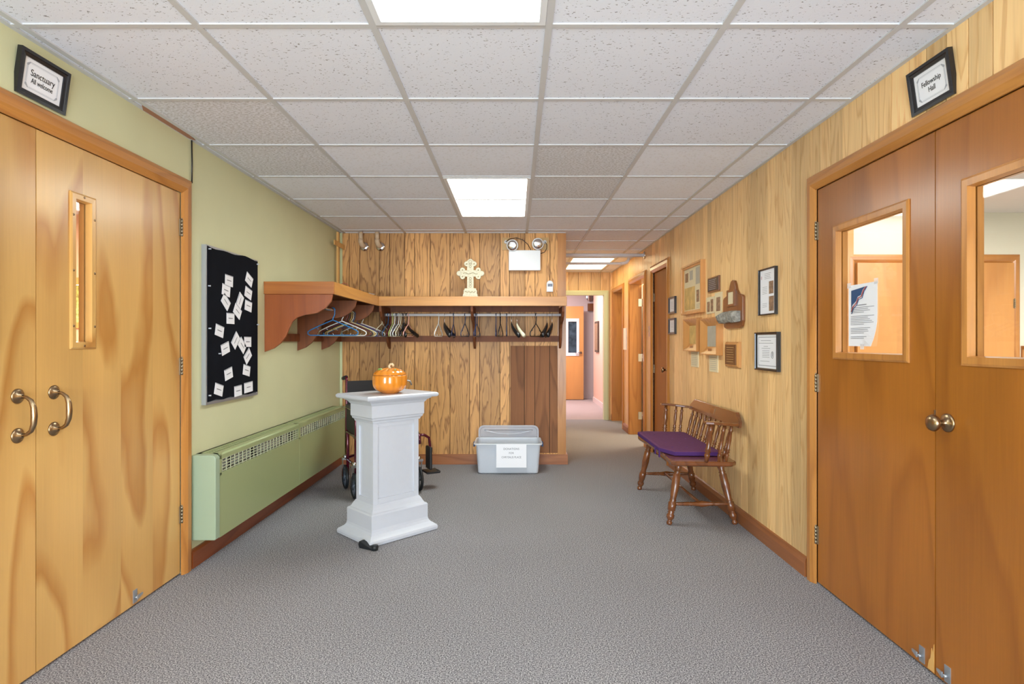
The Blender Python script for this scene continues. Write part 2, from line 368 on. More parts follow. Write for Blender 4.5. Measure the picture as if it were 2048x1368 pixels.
# left wall (painted) with the sanctuary door opening
b = MB()
for y0, y1, z0, z1 in ((-2.6, 1.187, 0, WT), (1.187, 3.058, 2.035, WT), (3.058, 5.94, 0, WT)): b.box(XL - .13, XL, y0, y1, z0, z1)
struct(b.build('wall_left', 'green'))
# right wall (boards) with hall doors, closet door and two open doorways
b = MB()
planks(b, 'Y', XR, .12, -2.6, 9.1, WT, [(1.255, 2.949, 0, 2.023), (5.765, 6.42, 0, 2.01), (6.78, 7.68, 0, 2.01), (8.14, 9.0, 0, 2.01)], seed=5)
struct(b.build('wall_right', ['plank', 'groove']))
# end wall (partition) with access panel opening
PX = lambda px: (px - 1030) / 198.8
b = MB()
gl = [PX(p) for p in (698.5, 719.3, 758.8, 779.6, 809.6, 829, 860, 900, 939, 959, 1000, 1019, 1050, 1070, 1100)]
planks(b, 'X', YB, .14, XL, .508, WT, [(-.045, .455, .11, 1.19)], seed=11, grooves=gl)
struct(b.build('wall_back', ['plank_back', 'groove']))
b = MB(); b.box(.428, .512, YB - .012, YB, .1, WT - .021); b.box(.498, .512, YB, YB + .142, 0, WT - .021)
struct(b.build('trim_1', M['casing']))
b = MB(); b.box(-1.758, -1.735, YB - .012, YB, .1, CEIL); struct(b.build('trim_2', 'green_trim'))
# access panel of darker boards
ap = thing('access_panel', 'dark brown board access panel set in the end wall behind the storage bin', 'panel', (.205, YB + .008, .11))
b = MB(); xs2 = [-.25, -.11, -.005, .145, .25]
for i in range(4): b.box(xs2[i] + .0025, xs2[i + 1] - .0025, 0, .02, .0, 1.08, pid=3.3 * i + 1)
b.build('panel_board', 'plank_dark', ap)
b = MB(); b.box(-.25, .25, .012, .03, 0, 1.08); b.build('backing', 'dark_gap', ap)
# corridor beyond: left wall, end wall, ceiling beam
b = MB(); b.box(.398, .498, 5.94, 9.1, 0, WT); struct(b.build('wall_corridor_left', 'plank'))
b = MB(); DX0, DX1, DZ = .50, 1.402, 1.968
planks(b, 'X', 9.1, .1, .40, 1.65, WT, [(DX0, DX1 + .015, 0, DZ + .015)], seed=21)
struct(b.build('wall_corridor_end', ['plank', 'groove']))
# baseboards
b = MB(); b.prism([(XL, 0), (XL + .018, 0), (XL + .018, .085), (XL + .010, .098), (XL, .1)], 3.12, 5.80, 'XZ'); struct(b.build('baseboard_left', 'base_red'))
b = MB()
for y0, y1 in ((3.015, 5.69), (6.485, 6.72), (7.75, 8.09), (9.05, 9.1)): b.prism([(XR, 0), (XR - .02, 0), (XR - .02, .07), (XR - .012, .095), (XR, .1)], y0, y1, 'XZ')
struct(b.build('baseboard_right', 'base_brown'))
b = MB(); b.box(XL + .018, .53, YB - .02, YB, 0, .085); b.box(XL + .018, .525, YB - .014, YB, .085, .1); b.box(.512, .53, YB, 5.94, 0, .095)
struct(b.build('baseboard_back', 'base_x'))

def casing(name, loc, rz, x0, x1, zt, w_=.084, d=.022, back=.0, m1='casing', m2='casing_x'):
    prof = [(0, back), (0, -d * .35), (w_ * .1, -d * .6), (w_ * .35, -d), (w_ * .7, -d * .95), (w_ * .93, -d * .6), (w_, -d * .3), (w_, back)]
    b = MB(); sec = [[], [], [], []]
    for o, y in prof:
        for i, p in enumerate(((x0 - o, 0), (x0 - o, zt + o), (x1 + o, zt + o), (x1 + o, 0))): sec[i].append((p[0], y, p[1]))
    b.loops([sec[0], sec[1]], True, False, mi=0, smooth=False); b.loops([sec[1], sec[2]], False, False, mi=1); b.loops([sec[2], sec[3]], False, True, mi=0)
    return struct(b.build(name, [m1, m2], loc=loc, rot=(0, 0, rz)))
def jamb(name, loc, rz, x0, x1, zt, t=.13, m_='casing', y0=.0):
    b = MB(); b.box(x0 - .02, x0, y0, t, 0, zt + .02); b.box(x1, x1 + .02, y0, t, 0, zt + .02); b.box(x0, x1, y0, t, zt, zt + .02)
    return struct(b.build(name, m_, loc=loc, rot=(0, 0, rz)))
def leaf(name, m_, loc, rz, x0, x1, z1, hole=None, strips=4, y0=.003, y1=.045, z0=.012, seed=3):
    """door leaf, optional window hole (x0,x1,z0,z1); vertical veneer strips"""
    rnd = random.Random(seed); b = MB(); xs = [x0 + (x1 - x0) * i / strips for i in range(strips + 1)]
    for p, q in zip(xs[:-1], xs[1:]):
        pid = rnd.random() * 20; sub = sorted(set([p, q] + ([e for e in hole[:2] if p < e < q] if hole else [])))
        for u, v in zip(sub[:-1], sub[1:]):
            mid = (u + v) / 2; segs = [(z0, z1)]
            if hole and hole[0] < mid < hole[1]: segs = [(z0, hole[2]), (hole[3], z1)]
            for c, d in segs: b.box(u, v, y0, y1, c, d, pid=pid)
    return struct(b.build(name, m_, loc=loc, rot=(0, 0, rz)))
def door_window(door, hole, mw, md, m_, gl='glass', screws=True):
    x0, x1, z0, z1 = hole; b = MB()
    for sgn, yy in ((-1, .003), (1, .045)):
        L = [(x0 - mw, x1 + mw, z0 - mw, z1 + mw, yy), (x0 - mw, x1 + mw, z0 - mw, z1 + mw, yy + sgn * md * .6), (x0 - mw * .7, x1 + mw * .7, z0 - mw * .7, z1 + mw * .7, yy + sgn * md),
             (x0 + .004, x1 - .004, z0 + .004, z1 - .004, yy + sgn * md * .9), (x0 + .008, x1 - .008, z0 + .008, z1 - .008, .024 + sgn * .003)]
        b.rects(L, cap0=False, cap1=False)
    f = b.build('window_moulding', m_, door)
    if screws:
        s_ = MB()
        for z in (z0 + .07, (z0 + z1) / 2, z1 - .07):
            for x in (x0 - mw * .45, x1 + mw * .45): s_.lathe([(0, .005), (.0015, .005), (.002, .003)], (x, .003 - md * .97, z), (x, -1, z), 8)
        for z in (z0 - mw * .45, z1 + mw * .45): s_.lathe([(0, .005), (.0015, .005), (.002, .003)], ((x0 + x1) / 2, .003 - md * .97, z), ((x0 + x1) / 2, -1, z), 8)
        s_.build('screws', 'brass', f)
    g = MB(); g.box(x0 + .001, x1 - .001, .022, .026, z0 + .001, z1 - .001); g.build('glass_pane', gl, door)
def hinges(door, x, zs, m_='hinge', y=-.004, h=.09):
    for z in zs:
        b = MB(); b.box(x - .012, x + .012, y + .003, y + .008, z - h / 2, z + h / 2)
        for i in range(5): b.lathe([(0, .0055), (h / 5 - .0015, .0055)], (x, y, z - h / 2 + i * h / 5), (x, y, 9), 10)
        b.lathe([(0, .003), (.004, .005), (.006, .001)], (x, y, z + h / 2), (x, y, 9), 8)
        b.build('hinge', m_, door)
def pull(door, x, zc, side=1):
    b = MB()
    for z in (zc - .07, zc + .07):
        b.lathe([(0, .027), (.003, .027), (.006, .022), (.010, .012), (.020, .008)], (x, .003, z), (x, -1, z), 20)
    pts = [(x, .003 - .012, zc + .07), (x, -.030, zc + .066), (x, -.046, zc + .054), (x, -.055, zc + .030), (x, -.057, zc), (x, -.055, zc - .030), (x, -.046, zc - .054), (x, -.030, zc - .066), (x, -.009, zc - .07)]
    b.tube(pts, [.007, .006, .0075, .0095, .0105, .0095, .0075, .006, .007], 12)
    b.build('pull_handle', 'brass', door)
def floor_bolt(door, x, z, side):
    b = MB(); b.box(x - .014, x + .014, 0, .003, z - .03, z + .03); b.lathe([(0, .006), (.012, .006)], (x, 0, z - .005), (x, -1, z - .005), 10)
    b.prism([(x - .006, z - .014), (x + side * .03, z - .002), (x + side * .032, z + .006), (x - .006, z + .006)], -.016, -.011, 'XZ')
    b.build('floor_bolt', 'alu', door)
# sanctuary doors (left). local x = world Y
hA = (2.303, 2.398, 1.222, 1.806)
d1 = leaf('door_1', 'maple', (XL, 0, 0), LW, 2.1245, 3.033, 2.012, hA, seed=12)
door_window(d1, hA, .022, .008, 'maple'); hinges(d1, 3.036, (1.83, 1.10, .32), y=-.006); pull(d1, 2.203, .966); floor_bolt(d1, 2.673, .05, 1)
hB = (4.245 - 2.398, 4.245 - 2.303, 1.222, 1.806)
d2 = leaf('door_2', 'maple', (XL, 0, 0), LW, 1.212, 2.120, 2.012, hB, seed=9)
door_window(d2, hB, .022, .008, 'maple'); pull(d2, 2.042, .966)
casing('trim_3', (XL, 0, 0), LW, 1.207, 3.037, 2.014); jamb('trim_4', (XL, 0, 0), LW, 1.207, 3.038, 2.015, y0=.046)
# fellowship hall doors (right). local x = -world Y
hC = (-2.752, -2.27, 1.173, 1.760)
d3 = leaf('door_3', 'birch', (XR, 0, 0), RW, -2.924, -2.109, 1.998, hC, seed=4, strips=1)
door_window(d3, hC, .026, .009, 'casing', screws=False); hinges(d3, -2.927, (1.79, 1.02, .25), y=-.006); floor_bolt(d3, -2.174, .05, -1)
hD = (-1.953, -1.471, 1.173, 1.760)
d4 = leaf('door_4', 'birch', (XR, 0, 0), RW, -2.1045, -1.28, 1.998, hD, seed=5, strips=1)
door_window(d4, hD, .026, .009, 'casing', screws=False); floor_bolt(d4, -2.045, .048, -1)
b = MB(); b.lathe([(0, .033), (.004, .033), (.007, .026), (.012, .012), (.030, .010), (.036, .016), (.044, .026), (.052, .0305), (.062, .027), (.068, .014), (.070, .002)], (-2.045, .003, .941), (-2.045, -1, .941), 24)
b.build('door_knob', 'brass', d4)
b = MB(); b.box(-2.109, -2.106, -.001, .012, .92, .98); b.build('latch', 'brass', d3)
casing('trim_5', (XR, 0, 0), RW, -2.929, -1.275, 2.001, .08); jamb('trim_6', (XR, 0, 0), RW, -2.929, -1.275, 2.003, y0=.046, t=.12)
b = MB(); b.box(-2.125, -2.09, .0455, .054, .012, 2.0); b.build('gap_light_block', 'groove', d3)  # unseen dark strip added to keep light out of the door gap
b = MB(); b.box(2.105, 2.14, .0455, .054, .012, 2.01); b.build('gap_light_block', 'groove', d1)  # same added blocker, so the gap between the maple doors stays dark
# splintered patch at the lower meeting edge
b = MB(); b.prism([(-2.112, .016), (-2.112, .12), (-2.118, .085), (-2.124, .1), (-2.13, .06), (-2.138, .05), (-2.145, .016)], .0015, .006, 'XZ'); b.build('splintered_edge', 'pale_wood', d3)
# corridor: closed door, two open doorways
casing('trim_7', (XR, 0, 0), RW, -6.40, -5.785, 1.99, .085); jamb('trim_8', (XR, 0, 0), RW, -6.40, -5.785, 1.99, t=.12, y0=.02)
d5 = leaf('door_5', wood('closet_door_veneer', (158, 100, 44), (118, 66, 22), 'Z', 2, 6, .4, stretch=.14, rough=.6, coat=0), (XR, 0, 0), RW, -6.3985, -5.79, 1.985, strips=2, y0=.015, y1=.05, seed=3)
hinges(d5, -6.397, (1.72, .93, .15), y=.006)
b = MB(); b.lathe([(0, .03), (.004, .03), (.008, .012), (.03, .009), (.042, .024), (.055, .027), (.066, .012)], (-5.85, .015, .945), (-5.85, -1, .945), 16); b.build('door_knob', 'brass', d5)
casing('trim_9', (XR, 0, 0), RW, -7.66, -6.80, 1.99, .08); jamb('trim_10', (XR, 0, 0), RW, -7.66, -6.80, 1.99, t=.15, y0=0)
casing('trim_11', (XR, 0, 0), RW, -8.98, -8.16, 1.99, .07); jamb('trim_12', (XR, 0, 0), RW, -8.98, -8.16, 1.99, t=.15, y0=0)
# inward opened door of the middle doorway, hinged on its far jamb
b = MB(); b.box(XR + .16, XR + .86, 7.60, 7.64, .01, 1.98); d6 = struct(b.build('door_6', 'orange_door'))
for z in (1.75, 1.02, .25):
    b = MB(); b.box(XR + .105, XR + .155, 7.652, 7.659, z - .05, z + .05); b.lathe([(0, .006), (.1, .006)], (XR + .157, 7.652, z - .05), (XR + .157, 7.652, 9), 8); b.build('hinge', 'chrome', d6)
# closets behind
b = MB(); b.box(1.66, 3.1, 5.70, 5.76, 0, WT); b.box(1.66, 3.1, 6.6, 6.66, 0, WT); b.box(1.66, 3.1, 7.9, 7.96, 0, WT); b.box(1.66, 3.1, 9.1, 9.14, 0, WT); b.box(3.1, 3.16, 5.7, 9.14, 0, WT); struct(b.build('wall_closets', 'hall_green'))
b = MB(); b.box(1.66, 3.16, 5.7, 9.14, -.1, 0); struct(b.build('floor_closets', 'carpet')); b = MB(); b.box(1.66, 3.16, 5.7, 9.14, WT, WT + .05); struct(b.build('ceiling_closets', 'hall_white'))
area('closet_ceiling_light', (2.35, 7.28, 2.30), (0, 0, 0), .6, .6, 26, (1, .86, .62)); area('far_closet_ceiling_light', (2.35, 8.5, 2.30), (0, 0, 0), .6, .6, 5, (1, .86, .62))
# green casing round the doorway at the corridor end
b = MB()
prof = [(0, .0), (0, -.02), (.05, -.024), (.073, -.02), (.073, 0)]; sec = [[], [], [], []]
for o, y in prof:
    for i, p in enumerate(((DX0 + .001 - o * .0, 0), (DX0 + .001, DZ + o), (DX1 + o, DZ + o), (DX1 + o, 0))): sec[i].append((p[0], y, p[1]))
b.loops([sec[1], sec[2]], True, False); b.loops([sec[2], sec[3]], False, True); b.box(DX1, DX1 + .015, 0, .1, 0, DZ); b.box(DX0, DX1, 0, .1, DZ - .0, DZ + .015)
struct(b.build('trim_13', 'green_trim', loc=(0, 9.1, 0)))
# pink room beyond
b = MB(); b.box(1.62, 1.72, 9.2, 11.9, 0, 2.5); struct(b.build('wall_pink_right', 'pink_warm'))
b = MB(); b.box(-.6, 3.0, 12.5, 12.6, 0, 2.5); b.box(-.7, -.6, 9.2, 12.6, 0, 2.5); b.box(2.9, 3.0, 11.9, 12.6, 0, 2.5); b.box(1.72, 3.0, 11.8, 11.9, 0, 2.5); b.box(-.6, .40, 9.14, 9.2, 0, 2.5); b.box(-.6, 3., 9.16, 9.2, WT, 2.5); struct(b.build('wall_pink_back', 'pink'))
b = MB(); b.box(-.7, 3, 9.14, 12.6, 2.5, 2.56); struct(b.build('ceiling_pink', 'hall_white'))
b = MB(); b.box(1.605, 1.62, 9.2, 11.9, 0, .1); b.box(1.605, 3.0, 12.485, 12.5, 0, .1); b.box(-.6, 1.6, 12.485, 12.5, 0, .1); struct(b.build('baseboard_pink', 'pink'))
area('pink_room_ceiling_light', (.5, 10.9, 2.44), (0, 0, 0), 1.2, .6, 50, (.98, .93, 1))
hP = (.62, 1.245, 1.0, 1.78)
d7 = leaf('door_7', 'orange_door', (0, 12.2, 0), 0, .55, 1.452, 1.985, (1.10, 1.33, .96, 1.70), strips=2)
b = MB(); b.rects([(1.075, 1.355, .935, 1.725, .003), (1.075, 1.355, .935, 1.725, -.012), (1.125, 1.305, 1.0, 1.66, -.012), (1.125, 1.305, 1.0, 1.66, .02)], cap0=False, cap1=False); b.build('window_moulding', 'white_metal', d7)
b = MB(); b.box(1.10, 1.33, .02, .026, .96, 1.70, mi=0); b.build('glass_pane', plain('dark_window_glass', (60, 74, 84), .1, noise=.5, nscale=9), d7)
b = MB(); b.lathe([(0, .03), (.01, .03), (.014, .014), (.05, .012)], (1.39, .003, 1.0), (1.39, -1, 1.0), 16); b.tube([(1.39, -.045, 1.0), (1.33, -.05, 1.0), (1.27, -.045, .995)], .011, 8); b.build('lever_handle', 'chrome', d7)

# rear entrance wall (behind the camera) with glazed opening assumed for the fill
b = MB(); b.box(-1.9, -1.45, -2.7, -2.6, 0, WT); b.box(1.25, 1.66, -2.7, -2.6, 0, WT); b.box(-1.45, 1.25, -2.7, -2.6, 2.2, WT); b.box(-.13, -.07, -2.68, -2.62, 0, 2.2)
struct(b.build('wall_entrance', 'green'))
b = MB(); b.box(-1.45, 1.25, -2.655, -2.65, 0, 2.2); struct(b.build('window_1', 'glass'))

# fellowship hall seen through the right-hand door glass
b = MB(); b.box(1.66, 6.2, 5.62, 5.68, 0, 2.49); b.box(6.2, 6.3, -2.6, 5.68, 0, 2.49); b.box(1.66, 6.3, -2.7, -2.6, 0, 2.49); b.box(1.655, 1.66, 3.05, 5.62, 0, 2.49); b.box(1.655, 1.66, -2.6, 1.15, 0, 2.49); struct(b.build('wall_hall', 'hall_green'))
b = MB(); b.box(1.62, 6.3, -2.7, 5.68, 2.49, 2.55); struct(b.build('ceiling_hall', 'hall_white')); b = MB(); b.box(1.66, 6.3, -2.7, 5.68, -.1, 0); struct(b.build('floor_hall', 'carpet'))
b = MB(); b.box(2.86, 3.29, 5.60, 5.62, 0, 2.49); struct(b.build('trim_14', 'orange_door'))
b = MB(); b.box(4.93, 6.2, 5.60, 5.62, 0, 1.16); b.box(4.93, 6.2, 5.58, 5.62, 1.16, 1.19); struct(b.build('trim_15', 'casing'))
casing('trim_16', (0, 5.62, 0), 0, 3.31, 4.836, 2.0, .08)
d8 = leaf('door_8', 'orange_door', (0, 5.575, 0), 0, 3.315, 4.07, 1.995, strips=2); d9 = leaf('door_9', 'orange_door', (0, 5.575, 0), 0, 4.075, 4.83, 1.995, strips=2, seed=6); hinges(d9, 4.833, (1.6, .3), y=-.002)
area('fellowship_fill', (4.6, 2.6, 2.45), (0, 0, 0), 1.2, 1.2, 150, (1, .98, .94))  # lamp added to lift the dim hall wall, no fixture there
# sanctuary seen through the slot window
b = MB(); b.box(-8, -1.89, 8.0, 8.1, 0, 1.44); b.box(-8, -1.89, 8.0, 8.1, 2.12, 3.0); b.box(-8, -6.7, 8, 8.1, 1.44, 2.12); b.box(-5.7, -1.89, 8, 8.1, 1.44, 2.12); b.box(-8.1, -8, -1, 8.1, 0, 3.0); b.box(-8, -1.89, -1.1, -1, 0, 3.0); b.box(-1.9, -1.892, -1, 1.15, 0, 3.); b.box(-1.9, -1.892, 3.1, 8, 0, 3.0); struct(b.build('wall_sanctuary', 'peach'))
b = MB(); b.box(-8.1, -1.66, -1.1, 8.1, 3.0, 3.05); struct(b.build('ceiling_sanctuary', 'hall_white')); b = MB(); b.box(-8.1, -1.89, -1.1, 8.1, -.1, 0); struct(b.build('floor_sanctuary', 'carpet'))
b = MB(); b.rects([(-6.78, -5.62, 1.42, 2.12, 8.0), (-6.78, -5.62, 1.42, 2.12, 7.97), (-6.7, -5.7, 1.5, 2.02, 7.97), (-6.7, -5.7, 1.5, 2.02, 8.05)], cap0=False, cap1=False); struct(b.build('window_2', 'orange_door'))
b = MB(); b.box(-7.5, -5, 8.5, 8.55, 1, 2.6); struct(b.build('exterior_foliage', 'foliage'))
area('sanctuary_ceiling_light', (-5, 5, 2.9), (0, 0, 0), 2.5, 3.5, 330, (1, .95, .88)); area('garden_daylight', (-6.2, 8.3, 1.8), (R(-90), 0, 0), 1.2, .8, 25)

# ---------------------------------------------------------------- ceiling lights
def troffer(loc, sx, sy, lens, label, frame=.022):
    t = thing('ceiling_light', label, 'ceiling light', loc)
    b = MB(); ls = []
    for o, z in ((0, .03), (0, -.003), (frame, -.003), (frame + .004, .006)):
        ls.append([(-sx / 2 + o, -sy / 2 + o, z), (sx / 2 - o, -sy / 2 + o, z), (sx / 2 - o, sy / 2 - o, z), (-sx / 2 + o, sy / 2 - o, z)])
    b.loops(ls, False, False); b.build('light_frame', 'white_metal', t)
    b = MB(); b.box(-sx / 2 + frame, sx / 2 - frame, -sy / 2 + frame, sy / 2 - frame, .004, .012); b.build('diffuser', lens, t)
    return t
troffer((-.187, 1.390, CEIL), .584, 1.195, 'lens_a', 'cool white fluorescent ceiling panel nearest the camera, cut by the picture edge')
troffer((-.187, 4.438, CEIL), .584, 1.195, 'lens_b', 'glowing fluorescent ceiling panel in the middle of the hall, before the coat rack')
troffer((-.187, -1.658, CEIL), .584, 1.195, 'lens_a', 'fluorescent ceiling panel by the entrance, behind the camera')
troffer((1.032, 8.095, CEIL), .584, 1.195, 'lens_c', 'warm ceiling light panel in the corridor, crossed by a grey pipe')
t = troffer((3.5, 5.0, 2.485), 1.2, 1.1, 'lens_d', 'bright ceiling light in the hall seen through the door glass')
# ---------------------------------------------------------------- pipes
t = thing('ceiling_pipe', 'long pale grey pipe across the corridor ending in the boarded wall', 'pipe', (.508, 6.82, 2.254))
b = MB(); b.tube([(-.0, 0, 0), (1.02, 0, 0)], .021, 14); b.build('pipe_run', 'pipe_white', t)
b = MB(); b.lathe([(0, .045), (.008, .045), (.012, .024)], (1.024, 0, 0), (0, 0, 0), 16); b.build('wall_flange', 'chrome', t)
t = thing('ceiling_pipe', 'lower grey pipe with an elbow turning up, before the corridor light', 'pipe', (.508, 7.3, 2.222))
b = MB(); b.tube([(0, 0, 0), (.85, 0, 0), (.89, 0, .006), (.92, 0, .03), (.93, 0, .06), (.93, 0, .1)], .016, 12); b.build('pipe_run', 'pipe_white', t)
b = MB(); b.tube([(.83, 0, 0), (.87, 0, .002), (.905, 0, .015), (.925, 0, .04), (.93, 0, .065)], .021, 12); b.build('elbow', 'pipe_white', t)
for i, (px, side) in enumerate(((720.5, 'nearer the corner'), (753.5, 'nearer the stone cross'))):
    X = PX(px) * .985
    t = thing('wall_pipe', 'beige elbow pipe from ceiling into boards, the one ' + side, 'pipe', (X, YB - .07, CEIL), group='beige pipes on the end wall')
    b = MB(); b.tube([(0, 0, 0), (0, 0, -.075)], .021, 14); b.tube([(0, 0, -.07), (0, .001, -.095), (.005, .012, -.118), (.012, .035, -.13), (.018, .07, -.135)], .025, 14); b.build('elbow_pipe', 'pipe', t)
    b = MB(); b.lathe([(0, .047), (.006, .047), (.012, .040), (.018, .028)], (.018, .069, -.135), (.018, -1, -.135), 24); b.build('flange', 'chrome', t)
# ---------------------------------------------------------------- emergency light
t = thing('emergency_light', 'white emergency light box with two round lamp heads on the end wall', 'emergency light', (PX(1049), YB, 1.228 + (684 - 521) / 200.5))
b = MB(); b.box(-.157, .157, -.07, -.0, -.1, .1); b.build('battery_box', 'white_metal', t, bevel=.003)
for x, z, s in ((-.115, .153, 1), (.123, .168, -1)):
    b = MB(); d = Vector((-.12 * s, -1, -.15)).normalized(); p = Vector((x, -.03, z)); b.lathe([(0, .012), (.02, .03), (.045, .052), (.055, .058), (.065, .058), (.067, .05)], p, p + d, 24)
    h = b.build('lamp_head', 'white_metal', t)
    b = MB(); b.lathe([(.0655, .05), (.070, .048), (.074, .03), (.075, .002)], p, p + d, 24); b.build('lamp_lens', 'chrome', h)
    b = MB(); b.tube([(x, -.03, z), (x - .01 * s, -.03, .1)], .009, 8); b.build('lamp_neck', 'white_metal', t)
for x in (-.187, .203):
    b = MB(); b.box(x - .04, x + .04, -.012, 0, .11, .235); b.lathe([(0, .018), (.015, .018)], (x, -.012, .19), (x, -1, .19), 14, mi=1); b.build('cover_plate', ['beige_plate', 'white_metal'], t)
b = MB(); b.tube([(-.187, -.03, .19), (-.15, -.05, .215), (-.08, -.06, .225), (-.02, -.06, .205), (.035, -.05, .16), (.065, -.04, .1)], .0035, 6); b.tube([(.203, -.03, .19), (.222, -.045, .16), (.22, -.045, .12), (.2, -.04, .085), (.157, -.035, .07)], .0035, 6); b.build('cable', 'cable', t)
t = thing('thermostat', 'small white rounded thermostat with a display, on boards above the shelf end', 'thermostat', (PX(1100) * .995, YB, 1.228 + (684 - 572.5) / 200))
b = MB(); pol = [(-.034, -.055), (.030, -.055), (.033, .02)] + [(.033 * math.cos(a), .025 + .033 * math.sin(a)) for a in [R(x) for x in range(15, 180, 20)]] + [(-.033, .02)]; b.prism(pol, -.028, 0); b.build('housing', 'white_metal', t, bevel=.004)
b = MB(); b.box(-.022, .024, -.0295, -.027, -.002, .026); b.build('display', plain('display_grey', (110, 116, 132), .3, noise=.5, nscale=120), t)

# ---------------------------------------------------------------- signs over the doors
def framed(name, label, cat, loc, rot, w_, h_, fw, d, fm, pm, group=None, inset=.4):
    t = thing(name, label, cat, loc, rot, group)
    b = MB(); W, H = w_ / 2, h_ / 2
    b.rects([(-W, W, -H, H, 0), (-W, W, -H, H, -d), (-W + fw * .45, W - fw * .45, -H + fw * .45, H - fw * .45, -d), (-W + fw * .55, W - fw * .55, -H + fw * .55, H - fw * .55, -d * .8), (-W + fw, W - fw, -H + fw, H - fw, -d * .7), (-W + fw, W - fw, -H + fw, H - fw, -d * .3)], cap0=False, cap1=False)
    b.build('frame', fm, t)
    b = MB(); b.box(-W + fw * .8, W - fw * .8, -d * .42, -.0005, -H + fw * .8, H - fw * .8); b.build('print', pm, t)
    return t
def ornate(t, W, H, y):
    b = MB()
    for o, wd in ((0, .0012), (.004, .0006)):
        w_, h_ = W - o, H - o
        for x0, x1, z0, z1 in ((-w_ + .012, w_ - .012, h_ - wd, h_), (-w_ + .012, w_ - .012, -h_, -h_ + wd), (-w_, -w_ + wd, -h_ + .012, h_ - .012), (w_ - wd, w_, -h_ + .012, h_ - .012)): b.box(x0, x1, y - .0005, y, z0, z1)
    for sx in (-1, 1):
        for sz in (-1, 1):
            for q in range(3): b.lathe([(0, .0048 - q * .001), (.0004, .0046 - q * .001)], (sx * (W - .003 - q * .004), y, sz * (H - .003 - (2 - q) * .004)), (sx * (W - .003 - q * .004), -9, sz * (H - .003 - (2 - q) * .004)), 8, smooth=False)
    b.build('border_ornament', 'ink_light', t)
t = framed('framed_sign', 'black framed sign reading Sanctuary All welcome, above the maple doors', 'sign', (XL + .002, 2.136, 2.111 + .0815), (R(8), 0, LW), .222, .164, .024, .018, 'black', 'paper')
ornate(t, .072, .046, -.0078)
text('Sanctuary', .033, 'ink', t, (0, -.0082, .011), .84); text('All welcome', .026, 'ink', t, (0, -.0082, -.016), .74)
t = framed('framed_sign', 'black framed sign reading Fellowship Hall, above the amber doors', 'sign', (XR - .002, 2.109, 2.092 + .0815), (R(8), 0, RW), .214, .164, .024, .018, 'black', 'paper')
ornate(t, .069, .046, -.0078)
text('Fellowship', .027, 'ink', t, (0, -.0082, .012), .85); text('Hall', .027, 'ink', t, (0, -.0082, -.015), .85)
b = MB(); b.tube([(0, 0, CEIL), (.002, 0, 2.2), (.001, 0, 2.09)], .004, 6); tag(b.build('cable', 'cable', loc=(XL + .006, 3.128, 0)), 'short black cable hanging from the ceiling to the maple door frame corner', 'cable')

# ---------------------------------------------------------------- bulletin board and name cards
t = thing('bulletin_board', 'tall black felt bulletin board with aluminium frame on the green wall', 'bulletin board', (XL, 3.56, 1.325), LW)
b = MB(); b.rects([(-.325, .325, -.452, .452, 0), (-.325, .325, -.452, .452, -.026), (-.312, .312, -.438, .438, -.026), (-.305, .305, -.43, .43, -.018)], cap0=False, cap1=False); b.build('frame', 'alu', t)
b = MB()
n = 14; top = [(-.314 + .634 * i / n, .446 - .004 * math.sin(i * 1.1) - .005 * math.sin(i * .45)) for i in range(n + 1)]; bot = [(.318 - .630 * i / n, -.432 + .004 * math.sin(i * 1.7)) for i in range(n + 1)]
b.prism(top + bot, -.0285, -.010); b.build('felt_cover', 'felt', t)
for x, z in ((-.30, .43), (.308, .425), (-.30, -.40), (-.305, .22), (.31, .02), (-.19, -.165), (-.3, -.02)): b = MB(); b.lathe([(0, .004), (.004, .004), (.007, .0025), (.012, .005), (.013, .001)], (x, -.0285, z), (x, -9, z), 8); b.build('pushpin', 'white', t)
cards = [(335, 347, 3, 'top of the upper cluster, above two overlapping cards'), (315, 413, 8, 'tucked just under the top one of the upper cluster'), (313, 492, 38, 'turned on its corner below the upper cluster'),
         (473, 340, 24, 'tilted at the upper edge away from the doors'), (467, 432, 16, 'second down the edge toward the coat rack'), (410, 485, -58, 'narrow and steeply turned, upper half'),
         (393, 557, 30, 'tilted below the steeply turned one, upper half'), (345, 605, 0, 'upright in the centre above the wide empty gap'), (467, 520, 9, 'third down the edge toward the coat rack'),
         (270, 690, 12, 'alone at mid height on the side toward the doors'), (380, 755, -48, 'steep diamond at mid height beside an overlapping pair'), (463, 765, 0, 'upright, partly covered by a tilted card at mid height'),
         (425, 790, 40, 'tilted over the upright one at mid height'), (310, 810, -15, 'leaning below mid height beside the steep diamond'), (463, 863, -38, 'turned on its corner below the overlapping pair'),
         (455, 960, 12, 'tilted in the lower half toward the coat rack'), (332, 983, -12, 'leaning in the lower half with a dark top edge'), (265, 1092, 15, 'bottom card toward the doors'),
         (397, 1100, -3, 'bottom card in the middle of the lowest row'), (468, 1075, -3, 'bottom card toward the coat rack, the widest')]
for i, (cx, cy, ro, where) in enumerate(cards):
    Y, Z = PL(360 + cx / 3.42, 460 + cy / 3.42, XL + .03)
    c = thing('name_card', 'white name card on black board, ' + where, 'card', (XL + .0295, Y, Z), (0, R(ro), 0), 'name cards pinned on the black board')
    c.rotation_euler = (Matrix.Rotation(LW, 4, 'Z') @ Matrix.Rotation(R(-ro if False else ro), 4, 'Y')).to_euler()
    ww = .047 if i < 19 else .058
    b = MB(); b.box(-ww, ww, -.0022, 0, -.033, .033); b.build('card_body', 'paper', c)
    b = MB(); b.box(-ww, ww, -.0026, -.0021, .028, .033); b.build('sleeve_edge', 'ink_light', c)
    b = MB(); b.box(-.026, .020, -.0026, -.0021, -.002, .003); b.box(.023, .027, -.0026, -.0021, -.002, .003); b.build('printed_name', 'ink_grey', c)

